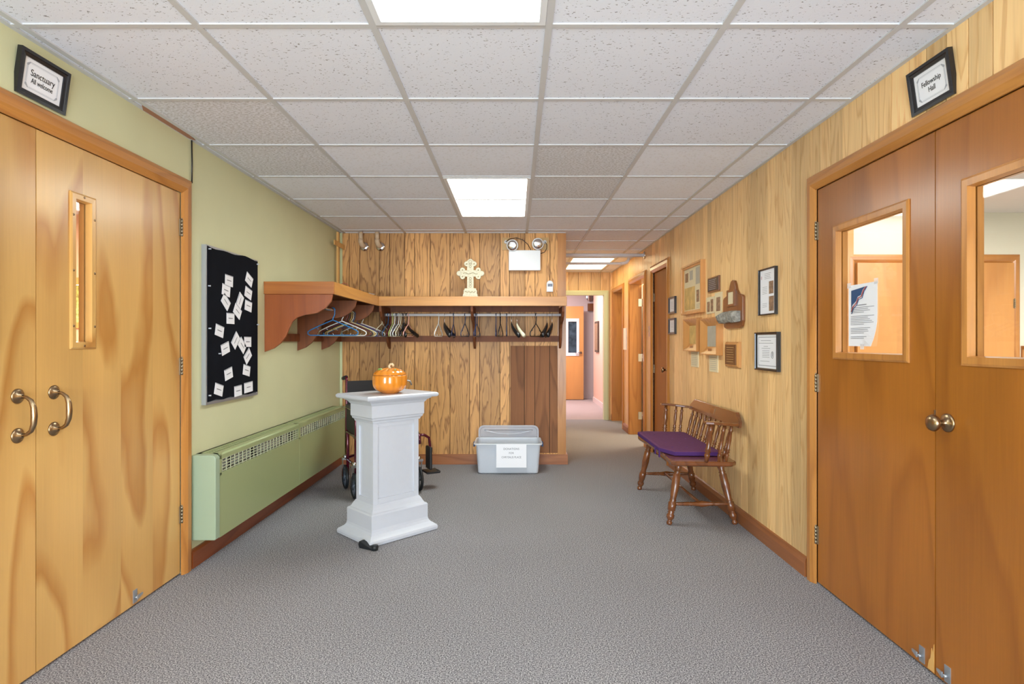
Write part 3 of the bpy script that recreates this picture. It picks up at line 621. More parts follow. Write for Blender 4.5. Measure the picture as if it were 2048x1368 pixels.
# ---------------------------------------------------------------- convector heater
t = thing('heater', 'long sage green wall heater with grilles along the green wall', 'heater', (XL, 3.131, .15), LW)
t.location.x = XL + .004
LEN, D, HT = 2.42, .128, .462
b = MB(); b.box(.045, LEN, -D + .004, -.002, .0, .352); b.box(.045, LEN, -D, -D + .02, .0, .355); b.box(.045, .068, -D, -.0, .34, HT); b.box(.068, LEN, -.012, 0, .34, HT); b.box(LEN - .03, LEN, -D, 0, 0, HT)
b.box(1.205, 1.24, -D, 0, .34, HT)
b.tube([(.045, -D + .012, HT - .012), (LEN, -D + .012, HT - .012)], .012, 10); b.box(.045, LEN, -D, -D + .012, .430, HT - .010); b.box(.045, LEN, -D + .01, -D + .040, HT - .012, HT)
b.box(.045, LEN, -.028, -.0, HT - .012, HT); b.box(1.222, 1.225, -D - .001, -D + .01, 0, .35)
b.build('cabinet', 'heater', t)
b = MB(); pr = [(0, 0), (0, HT), (-D + .02, HT), (-D + .008, HT - .004), (-D + .002, HT - .012), (-D - .002, HT - .02), (-D - .002, .004), (-D + .006, 0)]
b.prism(pr, 0, .046, 'YZ'); b.build('end_cover', 'heater_end', t, bevel=.003)
b = MB(); b.box(.068, LEN - .03, -.09, -.012, .345, .44); b.build('dark_interior', 'dark_gap', t)
for x0, x1 in ((.12, .19), (.235, .47), (.56, .93), (.97, 1.06), (1.27, 1.62), (1.70, 2.0), (2.05, 2.34)):
    b = MB(); b.box(x0, x1, -.104, -.094, .36, .425); b.build('heating_fin', 'fin', t)
for nm, a0, a1 in (('front', .075, 1.20), ('front', 1.245, LEN - .035)):
    b = MB()
    for k in range(5): z = .3585 + k * .0165; b.box(a0, a1, -D + .002, -D + .0045, z, z + .0055)
    k = a0
    while k < a1: b.box(k, k + .005, -D + .001, -D + .005, .352, .432); k += .049
    b.build('front_grille', plain('pale_green_louvre', (188, 192, 160), .35) if nm not in M else M[nm], t)
    b = MB(); k = a0
    while k < a1: b.box(k, k + .010, -D + .038, -.026, HT - .003, HT - .001); k += .026
    b.box(a0, a1, -.064, -.056, HT - .006, HT); b.build('top_grille', 'heater', t)

# ---------------------------------------------------------------- coat rack
t = thing('coat_rack', 'L-shaped brown wooden shelf with rods and scrolled brackets across the corner', 'coat rack', (0, 0, 0))
ZS, ZF = 1.652, 1.564; XS = -1.27; YS = 5.36
b = MB(); b.prism([(XL, 4.04), (XS - .02, 4.04), (XS - .02, YS + .02), (.47, YS + .02), (.47, YB), (XL, YB)], ZS - .022, ZS - .002, 'XY'); b.build('shelf_board', 'shelf_brown', t)
b = MB(); b.box(XL, XS, 4.037, 4.057, ZF, ZS); b.build('end_edge_board', wood('shelf_end_board', (184, 112, 52), (146, 80, 34), 'X', 4, 6, .4), t, bevel=.002)
b = MB(); b.box(XS - .02, XS, 4.0575, YS + .02, ZF, ZS); b.build('edge_board', 'shelf_edge_y', t, bevel=.002)
b = MB(); b.box(XS + .0005, .482, YS, YS + .02, ZF, ZS); b.build('edge_board', 'shelf_edge', t, bevel=.002)
b = MB(); b.box(XL, XL + .02, 4.08, YB - .02, 1.232, 1.292); b.box(XL, .44, YB - .02, YB, 1.230, 1.290); b.box(XL, .44, YB - .02, YB, 1.53, 1.63); b.build('hook_rail', 'shelf_brown', t)
br = [(0, 1.564), (.478, 1.564), (.467, 1.513), (.429, 1.467), (.369, 1.432), (.32, 1.423), (.285, 1.419), (.228, 1.400), (.190, 1.365), (.169, 1.319), (.148, 1.267), (.112, 1.219), (.067, 1.184), (.002, 1.159), (0, 1.159)]
for Y in (4.05, 4.66, 5.24):
    b = MB(); b.prism([(XL + u, z) for u, z in br], Y, Y + .02, 'XZ'); b.build('bracket', wood('bracket_board', (158, 84, 40), (112, 52, 22), 'Z', 3, 6, .35) if Y < 4.1 else M['shelf_brown'], t, bevel=.002)
for X in (-1.27, -.415, .44):
    b = MB(); b.prism([(YB - u * .88, z) for u, z in br], X, X + .022, 'YZ'); b.build('bracket', 'shelf_brown', t, bevel=.002)
b = MB(); b.tube([(-1.46, 4.07, 1.487), (-1.46, 5.66, 1.487)], .0125, 12); b.build('rod', 'chrome', t)
b = MB(); b.tube([(-1.25, 5.52, 1.487), (.445, 5.52, 1.487)], .0125, 12); b.build('rod', 'pipe_white', t)

def hanger(label, col, loc, rz, kind='plastic', flip=1, w_=.42, tilt=0):
    t = thing('coat_hanger', label, 'hanger', loc, (0, 0, rz), 'coat hangers on the corner rack')
    r = .0042; hk = []
    for a in range(195, -31, -25): hk.append((.019 * math.cos(R(a)), 0, .019 * math.sin(R(a)) - .004))
    if kind == 'plastic':
        hk += [(.017, 0, -.03), (.012, 0, -.05), (.001, 0, -.068), (0, 0, -.085)]
        b = MB(); b.tube(hk, r, 7)
        W = w_ / 2; pts = [(0, 0, -.083), (W * .5, 0, -.125), (W * .9, 0, -.163), (W * .99, 0, -.176), (W, 0, -.188), (W * .97, 0, -.199), (W * .9, 0, -.205), (0, 0, -.205)]
        pts = pts + [(-x, y, z) for x, y, z in reversed(pts[1:-1])]
        b.tube(pts, r * 1.05, 7, closed=True)
        for s in (-1, 1):
            b.tube([(s * W * .62, 0, -.136), (s * W * .62, 0, -.150), (s * (W * .62 - .006), 0, -.155), (s * (W * .62 - .01), 0, -.149)], .002, 5)
            b.tube([(s * W * .35, 0, -.203), (s * W * .35, 0, -.190), (s * (W * .35 + .008), 0, -.186)], .002, 5)
        b.build('hanger_body', 'h_' + col, t)
    else:
        hk += [(.010, 0, -.03), (0, 0, -.045), (0, 0, -.085)]
        b = MB(); b.tube(hk, .002, 7); b.build('hook', 'chrome', t)
        b = MB(); ls = []; W = w_ / 2
        for i in range(-8, 9):
            s = i / 8; x = s * W; z = -.083 - .115 * abs(s) ** 1.25; y = -flip * (.070 if flip > 0 else .048) * s * s; th = .006 + .010 * abs(s); hh = .014 + .012 * abs(s) * (1 - .5 * abs(s))
            ls.append([(x, y + th * math.cos(2 * math.pi * j / 8), z + hh * math.sin(2 * math.pi * j / 8)) for j in range(8)])
        b.loops(ls, smooth=True); b.build('shoulder_bar', 'h_' + col, t)
        b = MB(); b.tube([(-W * .8, -flip * .05, -.175), (0, -flip * .045, -.180), (W * .8, -flip * .05, -.175)], .004, 7); b.build('trouser_bar', 'h_' + col, t)
    return t
ZR = 1.487 + .0
for Y, c, yaw, lab in ((4.62, 'blue', -9, 'bright blue plastic hanger at the front end of the side rod'), (4.86, 'white', -7, 'white plastic hanger second along the side rod, behind the blue one'), (4.97, 'maroon', 4, 'maroon plastic hanger on the side rod, behind the white one'),
                       (5.04, 'black', 6, 'black plastic hanger in the middle of the side rod, beside the maroon one'), (5.10, 'gold', 3, 'dull gold plastic hanger on the side rod, beside the cream one'), (5.155, 'cream', 5, 'cream plastic hanger in the middle of the side rod'),
                       (5.20, 'darkblue', 8, 'dark blue plastic hanger on the side rod, between cream and purple ones'), (5.33, 'purple', 6, 'dusky purple plastic hanger on the side rod beyond the dark blue one'), (5.50, 'white', 4, 'white plastic hanger at the corner end of the side rod, past the last bracket')):
    hanger(lab, c, (-1.46, Y, ZR), R(yaw), w_=.43)
HX = lambda px: (px - 1030) / 208.9
rowb = [(764, 'cream', -10, 'p', 'cream plastic hanger first from the corner on the long rod, turned outward'), (771, 'black', 0, 'p', 'black plastic hanger next to the cream one by the corner of the long rod'), (776, 'darkblue', -3, 'p', 'dark blue plastic hanger on the long rod just past the corner'),
        (781, 'maroon', 2, 'p', 'thin maroon hanger on the long rod before the pale green ones'), (785, 'green', 2, 'p', 'pale green plastic hanger, first of the pale cluster on the long rod'), (789, 'white', 1, 'p', 'white plastic hanger between the pale green and slate ones, long rod'),
        (793, 'slate', 0, 'p', 'slate plastic hanger inside the pale cluster of the long rod'), (797, 'white', -4, 'p', 'white plastic hanger hanging lowest in the pale cluster, long rod'), (801, 'cream', -2, 'p', 'cream hanger ending the pale cluster before the black ones'),
        (806, 'black', 6, 'p', 'black hanger between the pale cluster and the pink hanger, first of three'), (809, 'black', -6, 's', 'black padded suit hanger crowded beside the pink hanger'), (813, 'black', -8, 'p', 'black hanger directly behind the pink one'),
        (817, 'pink', -3, 'p', 'pink plastic hanger at the end of the crowded group, long rod'), (877, 'white', -3, 'p', 'single white plastic hanger hanging alone on the long rod'), (889, 'black', 0, 's', 'broad black suit hanger beside the lone white hanger'),
        (907, 'navy', 1, 'p', 'navy hanger seen edge on, right after the broad black suit hanger'), (930, 'slate', -6, 'p', 'slate hanger turned open like a triangle, before the middle bracket'), (951, 'navy', 3, 'p', 'navy hanger touching the middle bracket of the long rod'),
        (954, 'slate', -5, 'p', 'slate hanger just past the middle bracket of the long rod'), (992, 'navy', 1, 'p', 'navy hanger seen edge on below the emergency light box, first of three'), (1001, 'black', -5, 'p', 'black hanger splayed slightly between two edge-on ones'),
        (1013.5, 'slate', 0, 'p', 'slate hanger seen edge on, last of three under the emergency light'), (1023, 'black', 0, 's', 'black suit hanger with chrome hook beside the pale green suit hanger'), (1034, 'cream', -2, 's', 'pale suit hanger with chrome hook, the only light one of its kind'),
        (1072, 'black', -18, 'p', 'black hanger turned open like a triangle toward the shelf end'), (1094, 'black', 0, 'z', 'curved black suit hanger with chrome hook, second from the rod end'), (1104, 'black', 0, 'z', 'curved black suit hanger with chrome hook nearest the rod end')]
for px, c, yaw, kd, lab in rowb:
    hanger(lab, c, (HX(px), 5.52, ZR), R(90 + yaw), 'plastic' if kd == 'p' else 'suit', flip=-1 if kd == 'z' else 1, w_=.40)

# things on the shelf
t = thing('standing_cross', 'tall thin plain wooden cross leaning in the corner on the shelf', 'cross', (XL + .035, 5.62, ZS), (0, 0, LW))
b = MB(); b.box(-.022, .022, -.009, .009, 0, .645); b.build('upright', 'pale_wood', t, bevel=.001); b = MB(); b.box(-.165, .155, -.019, -.009, .50, .545); b.build('crossbar', 'pale_wood', t, bevel=.001)
t = thing('folder', 'thin black folder lying flat on the shelf over the hangers', 'folder', (-1.50, 4.42, ZS), 0)
b = MB(); b.box(-.11, .16, -.15, .15, 0, .016); b.build('cover', 'black', t, bevel=.002); b = MB(); b.box(-.0, .022, -.153, -.15, .004, .012); b.build('spine_label', 'red', t)
t = thing('ribbon', 'looped shiny red ribbon lying on the shelf corner', 'ribbon', (-1.40, 4.72, ZS), R(10))
def strip(b, pts, wd):
    ls = []
    for p in pts: ls.append([(p[0], p[1] - wd / 2, p[2]), (p[0], p[1] + wd / 2, p[2]), (p[0] + .001, p[1] + wd / 2, p[2] + .0015), (p[0] + .001, p[1] - wd / 2, p[2] + .0015)])
    b.loops(ls, smooth=False)
b = MB(); strip(b, [(.035 * math.cos(R(a)), 0, .028 + .028 * math.sin(R(a))) for a in range(-60, 241, 20)], .025); b.build('loop', 'red', t)
b = MB(); strip(b, [(.01, 0, .001), (.05, .01, .004), (.10, .0, .001), (.13, .01, .003)], .025); b.build('tail', 'red', t)
t = thing('saucer', 'small white dish lying on the shelf near the inner corner', 'dish', (-1.33, 5.25, ZS))
b = MB(); b.lathe([(0, .03), (.004, .035), (.012, .055), (.013, .055), (.007, .03), (.006, .001)], n=24); b.build('dish', 'white', t); b = MB(); b.lathe([(.002, .025), (.018, .02), (.022, .002)], n=16); b.build('lid', 'white', t)
# carved cross
t = thing('carved_cross', 'ivory carved cross with budded arms on a stepped base, on the shelf', 'cross', (PX(941.5) * .965, 5.56, ZS))
b = MB()
for x0, x1, z0, z1, dd in ((-.031, .031, .085, .36, .014), (-.10, .10, .206, .266, .0132)): b.box(x0, x1, -dd, dd, z0, z1)
for x, z in ((0, .352), (-.036, .328), (.036, .328), (-.108, .236), (-.076, .268), (-.076, .204), (.108, .236), (.076, .268), (.076, .204)):
    b.lathe([(-.0, .0225), (.004, .0255), (.028, .0255), (.032, .022)], (x, .016, z), (x, -1, z), 16, smooth=False)
b.lathe([(0, .03), (.03, .03)], (0, .0155, .325), (0, -1, .325), 16, smooth=False); 
for s in (-1, 1): b.lathe([(0, .034), (.03, .034)], (s * .08, .0155, .236), (s * .08, -1, .236), 16, smooth=False)
b.build('cross_body', 'stone', t)
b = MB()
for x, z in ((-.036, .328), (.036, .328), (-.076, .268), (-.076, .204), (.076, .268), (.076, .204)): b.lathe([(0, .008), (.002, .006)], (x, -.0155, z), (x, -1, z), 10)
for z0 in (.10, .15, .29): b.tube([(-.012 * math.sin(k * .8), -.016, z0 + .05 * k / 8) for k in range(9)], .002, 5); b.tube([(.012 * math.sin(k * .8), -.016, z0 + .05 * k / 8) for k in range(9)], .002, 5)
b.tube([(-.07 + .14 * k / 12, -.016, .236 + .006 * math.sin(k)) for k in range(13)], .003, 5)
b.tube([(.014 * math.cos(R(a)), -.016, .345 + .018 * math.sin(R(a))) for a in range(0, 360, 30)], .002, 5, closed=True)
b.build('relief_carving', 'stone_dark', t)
b = MB(); ls = []
for h_, z in ((.078, 0), (.078, .012), (.070, .02), (.070, .032), (.064, .04), (.064, .072), (.056, .078), (.054, .092), (.04, .094)): ls.append([(-h_, -h_ * .42, z), (h_, -h_ * .42, z), (h_, h_ * .42, z), (-h_, h_ * .42, z)])
b.loops(ls); b.build('stepped_base', 'stone', t)
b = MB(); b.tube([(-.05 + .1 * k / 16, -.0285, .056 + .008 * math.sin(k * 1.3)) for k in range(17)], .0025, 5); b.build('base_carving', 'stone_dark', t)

# ---------------------------------------------------------------- pedestal, pumpkin, wedge
PC = (-.825, 3.74, 0); PA = math.atan2(.709, .705)
t = thing('pedestal', 'white painted square pedestal with panelled column and square top', 'pedestal', PC, PA)
def sq(a, b_, z): return [(-b_, -a, z), (b_, -a, z), (b_, a, z), (-b_, a, z)]
def stack(L): 
    b = MB(); b.loops([sq(a, c, z) for a, c, z in L]); return b
stack([(.186, .256, .872), (.192, .262, .878), (.194, .264, .886), (.192, .262, .894), (.184, .254, .90)]).build('top_slab', 'white', t)
stack([(.108, .175, .725), (.112, .18, .738), (.12, .188, .745), (.122, .19, .755), (.128, .195, .762), (.128, .195, .835), (.132, .2, .840), (.14, .208, .852), (.158, .226, .864), (.165, .235, .872)]).build('capital', 'white', t)
b = stack([(.090, .160, .22), (.090, .160, .735)])
for sx in (-1, 1):
    for sy in (-1, 1): b.box(sx * .135, sx * .170, sy * .068, sy * .100, .215, .74)
for s in (-1, 1): 
    
    for za, zb in ((.70, .738), (.217, .255)): b.box(-.134, .134, s * .08, s * .0995, za, zb); b.box(s * .145, s * .1695, -.067, .067, za, zb)
b.build('column', 'white', t)
stack([(.19, .24, 0), (.198, .25, .006), (.20, .252, .022), (.196, .248, .034), (.18, .236, .044), (.163, .22, .056), (.152, .212, .07), (.148, .209, .085), (.148, .209, .168), (.142, .203, .176), (.132, .194, .18), (.124, .187, .192), (.116, .18, .208), (.105, .172, .222)]).build('base', 'white', t)
t = thing('pumpkin_jar', 'glossy orange ceramic pumpkin jar with lid on the white pedestal', 'jar', (-.803, 3.70, .90))
def ribbed(z0, z1, n=12):
    b = MB(); ls = []; H = .164; m_ = 14
    for i in range(m_ + 1):
        z = z0 + (z1 - z0) * i / m_; q = (z / H) * 2 - 1; r0 = .109 * max(.0, 1 - abs(q) ** 3.3) ** .5 if abs(q) < 1 else .0
        r0 = max(r0, .006 if q > 0 else .05); row = []
        for j in range(72):
            a = 2 * math.pi * j / 72; k = 1 - .055 * (1 - abs(math.sin(a * n / 2))) ** 2
            row.append((r0 * k * math.cos(a), r0 * k * math.sin(a), z - (.006 * (1 - abs(math.sin(a * n / 2))) if q > .8 else 0)))
        ls.append(row)
    b.loops(ls, smooth=True); return b
ribbed(0.0, .116).build('bowl', 'pumpkin', t); ribbed(.1190, .1635).build('lid', 'pumpkin', t)
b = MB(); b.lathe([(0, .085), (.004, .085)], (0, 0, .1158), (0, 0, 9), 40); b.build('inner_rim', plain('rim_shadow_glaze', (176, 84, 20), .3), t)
b = MB(); b.tube([(0, 0, .152), (-.002, 0, .164), (-.004, 0, .175), (.004, 0, .185), (.016, 0, .186), (.022, 0, .178), (.018, 0, .171)], [.013, .009, .0075, .0075, .0075, .0075, .006], 10); b.build('stem', 'stem', t)
b = MB()
for cx, cy, r_ in ((-.055, -.03, .014), (-.062, -.02, .012), (-.045, -.042, .011), (.045, -.05, .007)): b.sphere((cx, cy, .1515 + (.004 if r_ > .012 else 0)), (r_, r_, .006), 10, 6)
b.build('leaf', 'leafg', t)
t = thing('door_wedge', 'black rubber door wedge on the carpet at the pedestal corner', 'door wedge', (-.872, 3.425, 0), R(-28))
b = MB(); b.prism([(-.055, 0), (.05, 0), (.05, .006), (-.045, .042), (-.058, .040), (-.062, .02)], -.018, .018, 'XZ'); b.build('wedge_body', 'rubber', t, bevel=.003)
b = MB(); b.lathe([(0, .02), (.028, .02)], (.05, 0, 0), (.05, 0, 9), 16); b.build('cuff', 'rubber', t)

# ---------------------------------------------------------------- wheelchair (partly behind the pedestal)
fa = math.atan2(-.887, .46)
t = thing('wheelchair', 'maroon framed transport wheelchair with black seat behind the white pedestal', 'wheelchair', (-1.105, 4.785, 0), fa)
# local: +x forward, +y the chair's own left
HW = .247
b = MB()
for s in (-1, 1):
    y = s * HW
    b.tube([(-.235, y, .93), (-.205, y, .925), (-.195, y, .90), (-.195, y, .55), (-.19, y, .50), (-.155, y, .44), (-.15, y, .12)], .0125, 10)
    b.tube([(-.195, y, .68), (.12, y, .68), (.155, y, .66), (.165, y, .62), (.165, y, .14)], .0125, 10)
    b.tube([(-.19, y, .48), (.20, y, .48), (.235, y, .46), (.25, y, .40)], .0125, 10); b.tube([(-.15, y, .25), (.165, y, .25)], .011, 10)
b.tube([(-.17, -HW, .26), (.1, HW, .47)], .010, 8); b.tube([(-.17, HW, .26), (.1, -HW, .47)], .010, 8)
b.build('frame', 'maroon', t)
for s in (-1, 1):
    b = MB(); b.tube([(-.22, s * HW, .93), (-.345, s * HW, .915)], [.017, .016], 12); b.build('push_grip', 'rubber', t)
    b = MB(); b.box(-.13, .12, s * HW - .022, s * HW + .022, .69, .715); b.build('armrest', 'vinyl', t, bevel=.006)
    b = MB(); b.box(-.18, .15, s * HW - .006, s * HW + .006, .50, .67); b.build('side_panel', 'vinyl', t)
b = MB(); b.loops([[(-.19, -HW, z), (-.215, 0, z), (-.19, HW, z), (-.183, HW, z), (-.205, 0, z), (-.183, -HW, z)] for z in (.58, .9)]); b.build('backrest', 'vinyl', t)
b = MB(); b.loops([[(x, -HW, .49), (x, 0, .47), (x, HW, .49), (x, HW, .50), (x, 0, .485), (x, -HW, .50)] for x in (-.17, .22)]); b.build('seat', 'vinyl', t)
for x in (-.175, .175):
    for s in (-1, 1):
        y = s * (HW + .015)
        b = MB(); rr = .088; b.tube([(x + rr * math.cos(a), y, .102 + rr * math.sin(a)) for a in [2 * math.pi * k / 28 for k in range(28)]], .013, 8, closed=True)
        wh = b.build('wheel', 'rubber', t)
        b = MB(); b.lathe([(-.016, .02), (.016, .02)], (x, y, .102), (x, 9, .102), 12); b.tube([(x + .072 * math.cos(a), y, .102 + .072 * math.sin(a)) for a in [2 * math.pi * k / 24 for k in range(24)]], .006, 6, closed=True)
        for k in range(5): a = 2 * math.pi * k / 5; b.tube([(x, y, .102), (x + .072 * math.cos(a), y, .102 + .072 * math.sin(a))], .007, 6)
        b.build('rim', plain('grey_wheel_rim', (84, 92, 102), .4) if 'rimgrey' not in M else M['rimgrey'], wh)
        b = MB(); b.box(x - .012, x + .012, y - .024, y - .019, .10, .26); b.box(x - .012, x + .012, y + .019, y + .024, .10, .26); b.box(x - .02, x + .02, y - .03, y + .03, .245, .265); b.lathe([(0, .016), (.03, .016)], (x, y, .255), (x, y, 9), 10)
        b.build('fork', 'chrome', t)
b = MB(); b.tube([(.16, HW + .02, .46), (.155, HW + .07, .455), (.15, HW + .11, .43), (.15, HW + .12, .36), (.15, HW + .12, .18)], .0115, 10); b.build('leg_rest_hanger', 'maroon', t)
b = MB(); b.box(.10, .215, HW + .095, HW + .12, .17, .36); b.build('calf_pad', 'vinyl', t, bevel=.01)
b = MB(); b.box(.06, .20, HW + .08, HW + .19, .135, .15); b.lathe([(0, .012), (.12, .012)], (.06, HW + .19, .142), (9, HW + .19, .142), 8); b.build('footplate', 'rubber', t)
b = MB(); b.tube([(.0, HW + .03, .42), (.0, HW + .05, .3), (.05, HW + .06, .14)], .007, 8); b.tube([(.1, HW - .02, .27), (.05, HW - .01, .5)], .009, 8); b.build('brake_lever', 'chrome', t)
b = MB(); b.tube([(-.17 + .0, HW + .0 - .02, .84), (-.17, HW - .015, .875), (-.165, HW + .015, .893), (-.16, HW + .045, .885), (-.155, HW + .055, .85)], .007, 8); b.build('brake_cable', 'alu', t)

# ---------------------------------------------------------------- storage bin
t = thing('storage_bin', 'translucent plastic storage bin with a donations notice on its front', 'storage bin', (-.064, 5.52, 0))
def rrect(hx, hy, r_, z, cx=0, cy=0, n=4):
    P = []
    for sx, sy, a0 in ((1, -1, -90), (1, 1, 0), (-1, 1, 90), (-1, -1, 180)):
        for k in range(n + 1): a = R(a0 + 90 * k / n); P.append((cx + sx * (hx - r_) + r_ * math.cos(a), cy + sy * (hy - r_) + r_ * math.sin(a), z))
    return P
b = MB(); b.loops([rrect(.275, .15, .03, .004), rrect(.282, .157, .03, .012), rrect(.300, .172, .03, .262), rrect(.300, .172, .03, .27), rrect(.315, .185, .03, .27), rrect(.316, .186, .03, .284), rrect(.300, .17, .03, .285), rrect(.296, .168, .03, .27), rrect(.278, .153, .03, .014)], True, True, smooth=False)
b.build('tub', 'bin', t)
b = MB(); b.tube([p for p in rrect(.315, .185, .03, .281)], .0045, 6, closed=True); b.build('rim', plain('clear_plastic_rim', (236, 240, 244), .3), t)
for s in (-1, 1): 
    b = MB(); b.box(s * .316, s * .332, -.05, .03, .235, .275); b.build('latch', 'blue_ink', t, bevel=.004)
b = MB(); b.box(-.20, -.06, -.140, -.136, .20, .232); b.build('blue_strip', 'h_blue', t)
b = MB(); b.box(-.25, .18, -.10, .12, .016, .13); b.build('donated_packets', plain('pale_packets', (206, 204, 212), .6, noise=.08, nscale=8), t)
pp = thing('donation_notice', 'white paper reading DONATIONS FOR CHRYSALIS PLACE on the storage bin', 'notice', (-.064 + .0, 5.52, 0))
pn = MB(); 
tl = math.atan2(.172 - .150, .25)
nt_ = bpy.data.objects.new('x', None)
pp.location = (-.0335, 5.52 - .1905, .284); pp.rotation_euler = (-.055, 0, 0)
pn.box(-.14, .14, -.0006, .0006, -.215, .002); pn.build('paper_sheet', 'paper', pp)
text('DONATIONS', .026, 'ink_grey', pp, (0, -.0009, -.045), .95); text('FOR', .026, 'ink_grey', pp, (0, -.0009, -.083), .95); text('CHRYSALIS PLACE', .026, 'ink_grey', pp, (0, -.0009, -.121), .86)
t = thing('bin_lid', 'clear plastic bin lid standing against the end wall behind the bin', 'lid', (-.064, 5.752, 0), (R(-2), 0, 0))
b = MB()
def rz(hx, z0, z1, r_, y):
    hz = (z1 - z0) / 2; return [(p[0], y, p[1] + (z0 + z1) / 2) for p in rrect(hx, hz, r_, 0)]
b.loops([rz(.30, 0, .395, .05, .0), rz(.30, 0, .395, .05, -.012), rz(.285, .015, .38, .04, -.012), rz(.28, .02, .375, .04, -.004)], True, True); b.build('lid_sheet', 'lid', t)
b = MB(); b.tube(rz(.298, .002, .393, .05, -.006), .003, 6, closed=True); b.tube([(x, -.014, z) for x, z in [(-.23, .345), (-.12, .32), (0, .312), (.12, .32), (.23, .345), (.24, .35), (-.24, .35)]], .003, 6, closed=True); b.build('raised_ribs', plain('lid_rib_plastic', (226, 230, 238), .3), t)

# ---------------------------------------------------------------- bench
t = thing('spindle_bench', 'dark stained wooden spindle back bench against the boarded wall', 'bench', (0, 0, 0))
def turned(b, p0, p1, prof, n=14): 
    L_ = (Vector(p1) - Vector(p0)).length; b.lathe([(q * L_, r_) for q, r_ in prof], p0, p1, n)
LEGP = [(0, .016), (.02, .019), (.045, .020), (.06, .014), (.075, .015), (.11, .025), (.15, .027), (.18, .018), (.195, .024), (.21, .018), (.225, .026), (.34, .028), (.36, .020), (.375, .024), (.40, .020), (.6, .028), (.78, .025), (.80, .019), (.82, .024), (.84, .018), (.90, .024), (.96, .020), (1, .016)]
legs = [((1.035, 3.875, 0), (1.125, 3.95, .415)), ((1.483, 3.885, 0), (1.40, 3.95, .415)), ((1.035, 4.80, 0), (1.105, 4.72, .415)), ((1.483, 4.785, 0), (1.40, 4.72, .415))]
for p0, p1 in legs: b = MB(); turned(b, p0, p1, LEGP); b.build('leg', 'bench', t)
STR = [(0, .009), (.1, .011), (.28, .014), (.30, .011), (.32, .016), (.34, .012), (.5, .022), (.66, .012), (.68, .016), (.70, .011), (.72, .014), (.9, .011), (1, .009)]
for Y, z in ((3.893, .135), (4.785, .135)): b = MB(); turned(b, (1.06, Y, z), (1.46, Y, z), STR); b.build('stretcher', 'bench', t)
b = MB(); b.tube([(1.25, 3.893, .14), (1.24, 4.785, .14)], .010, 8); b.build('long_stretcher', 'bench', t)
b = MB()
pl = [(1.06, 3.80), (1.43, 3.78), (1.46, 3.81), (1.46, 4.87), (1.43, 4.90), (1.06, 4.88), (1.035, 4.85), (1.05, 4.6), (1.05, 4.1), (1.035, 3.83)]
def ins(pl, k): c = Vector((1.25, 4.34)); return [tuple(Vector(p) + (c - Vector(p)).normalized() * k) for p in pl]
b.loops([[(x, y, z) for x, y in ins(pl, k)] for k, z in ((.018, .405), (.004, .412), (0, .42), (.0, .432), (.006, .44))]); b.build('seat', 'bench', t)
SP = [(0, .008), (.12, .010), (.2, .014), (.24, .009), (.27, .015), (.31, .010), (.34, .014), (.38, .009), (.6, .0135), (.8, .010), (.84, .014), (.88, .009), (1, .008)]
for i in range(9):
    y = 3.93 + (4.76 - 3.93) * i / 8; b = MB(); turned(b, (1.415, y, .435), (1.475, y + (y - 4.34) * .02, .665), SP, 12); b.build('back_spindle', 'bench', t)
b = MB(); cr = [(3.80, .66), (4.88, .66), (4.885, .70), (4.80, .752), (3.90, .752), (3.815, .70)]
b.loops([[(1.472 + (z - .66) * .25, y, z) for y, z in cr], [(1.494 + (z - .66) * .25, y, z) for y, z in cr]]); b.build('crest_rail', 'bench', t, bevel=.003)
b = MB(); b.box(-.0015, .0, -.04, .04, -.022, .022); b.build('brass_plate', 'brass', t, loc=(1.4835, 4.33, .712), rot=(0, R(14), 0))
for y, s in ((3.80, -1), (4.87, 1)):
    b = MB(); pts = [(1.24, y + s * .03, .70), (1.29, y + s * .035, .699), (1.36, y + s * .03, .692), (1.43, y + s * .01, .684), (1.475, y - s * .01, .68)]; ls = []
    for i, (px_, py_, pz) in enumerate(pts):
        hw = (.022, .03, .024, .022, .024)[i]; ls.append([(px_, py_ - hw, pz - .009), (px_, py_ + hw, pz - .009), (px_, py_ + hw, pz + .009), (px_, py_ - hw, pz + .009)])
    b.loops(ls); b.build('arm', 'bench', t, bevel=.004)
    b = MB(); turned(b, (1.26, y + s * 0., .435), (1.285, y + s * .03, .693), [(q, r_ * 1.45) for q, r_ in SP]); b.build('arm_post', 'bench', t)
    for x in (1.35, 1.40): b = MB(); turned(b, (x - .01, y - s * 0., .435), (x + .02, y + s * .025, .685), SP, 12); b.build('arm_spindle', 'bench', t)
t = thing('seat_cushion', 'flat purple tufted cushion lying on the wooden bench seat', 'cushion', (0, 0, .44))
cp = [(1.10, 3.97), (1.40, 3.96), (1.415, 3.98), (1.415, 4.80), (1.40, 4.83), (1.10, 4.87), (1.03, 4.84), (1.03, 4.14)]
b = MB(); b.loops([[(x, y, z) for x, y in ins(cp, k)] for k, z in ((.012, .001), (0, .006), (0, .03))], True, False, mi=1)
ls = [[(x, y, z) for x, y in ins(cp, k)] for k, z in ((0, .03), (.006, .0345), (.02, .038), (.12, .041), (.3, .041))]; b.loops(ls, False, True, mi=0, smooth=False)
b.build('cushion_pad', ['fabric', 'piping'], t)
b = MB()
for x in (1.12, 1.22, 1.32):
    for y in (4.1, 4.28, 4.46, 4.64): b.sphere((x, y, .040), (.007, .007, .003), 10, 6)
b.build('tuft_buttons', 'piping', t)
b = MB()
for y in (4.10, 4.22): b.box(1.022, 1.03, y - .008, y + .008, -.03, .02)
b.build('ties', 'piping', t)

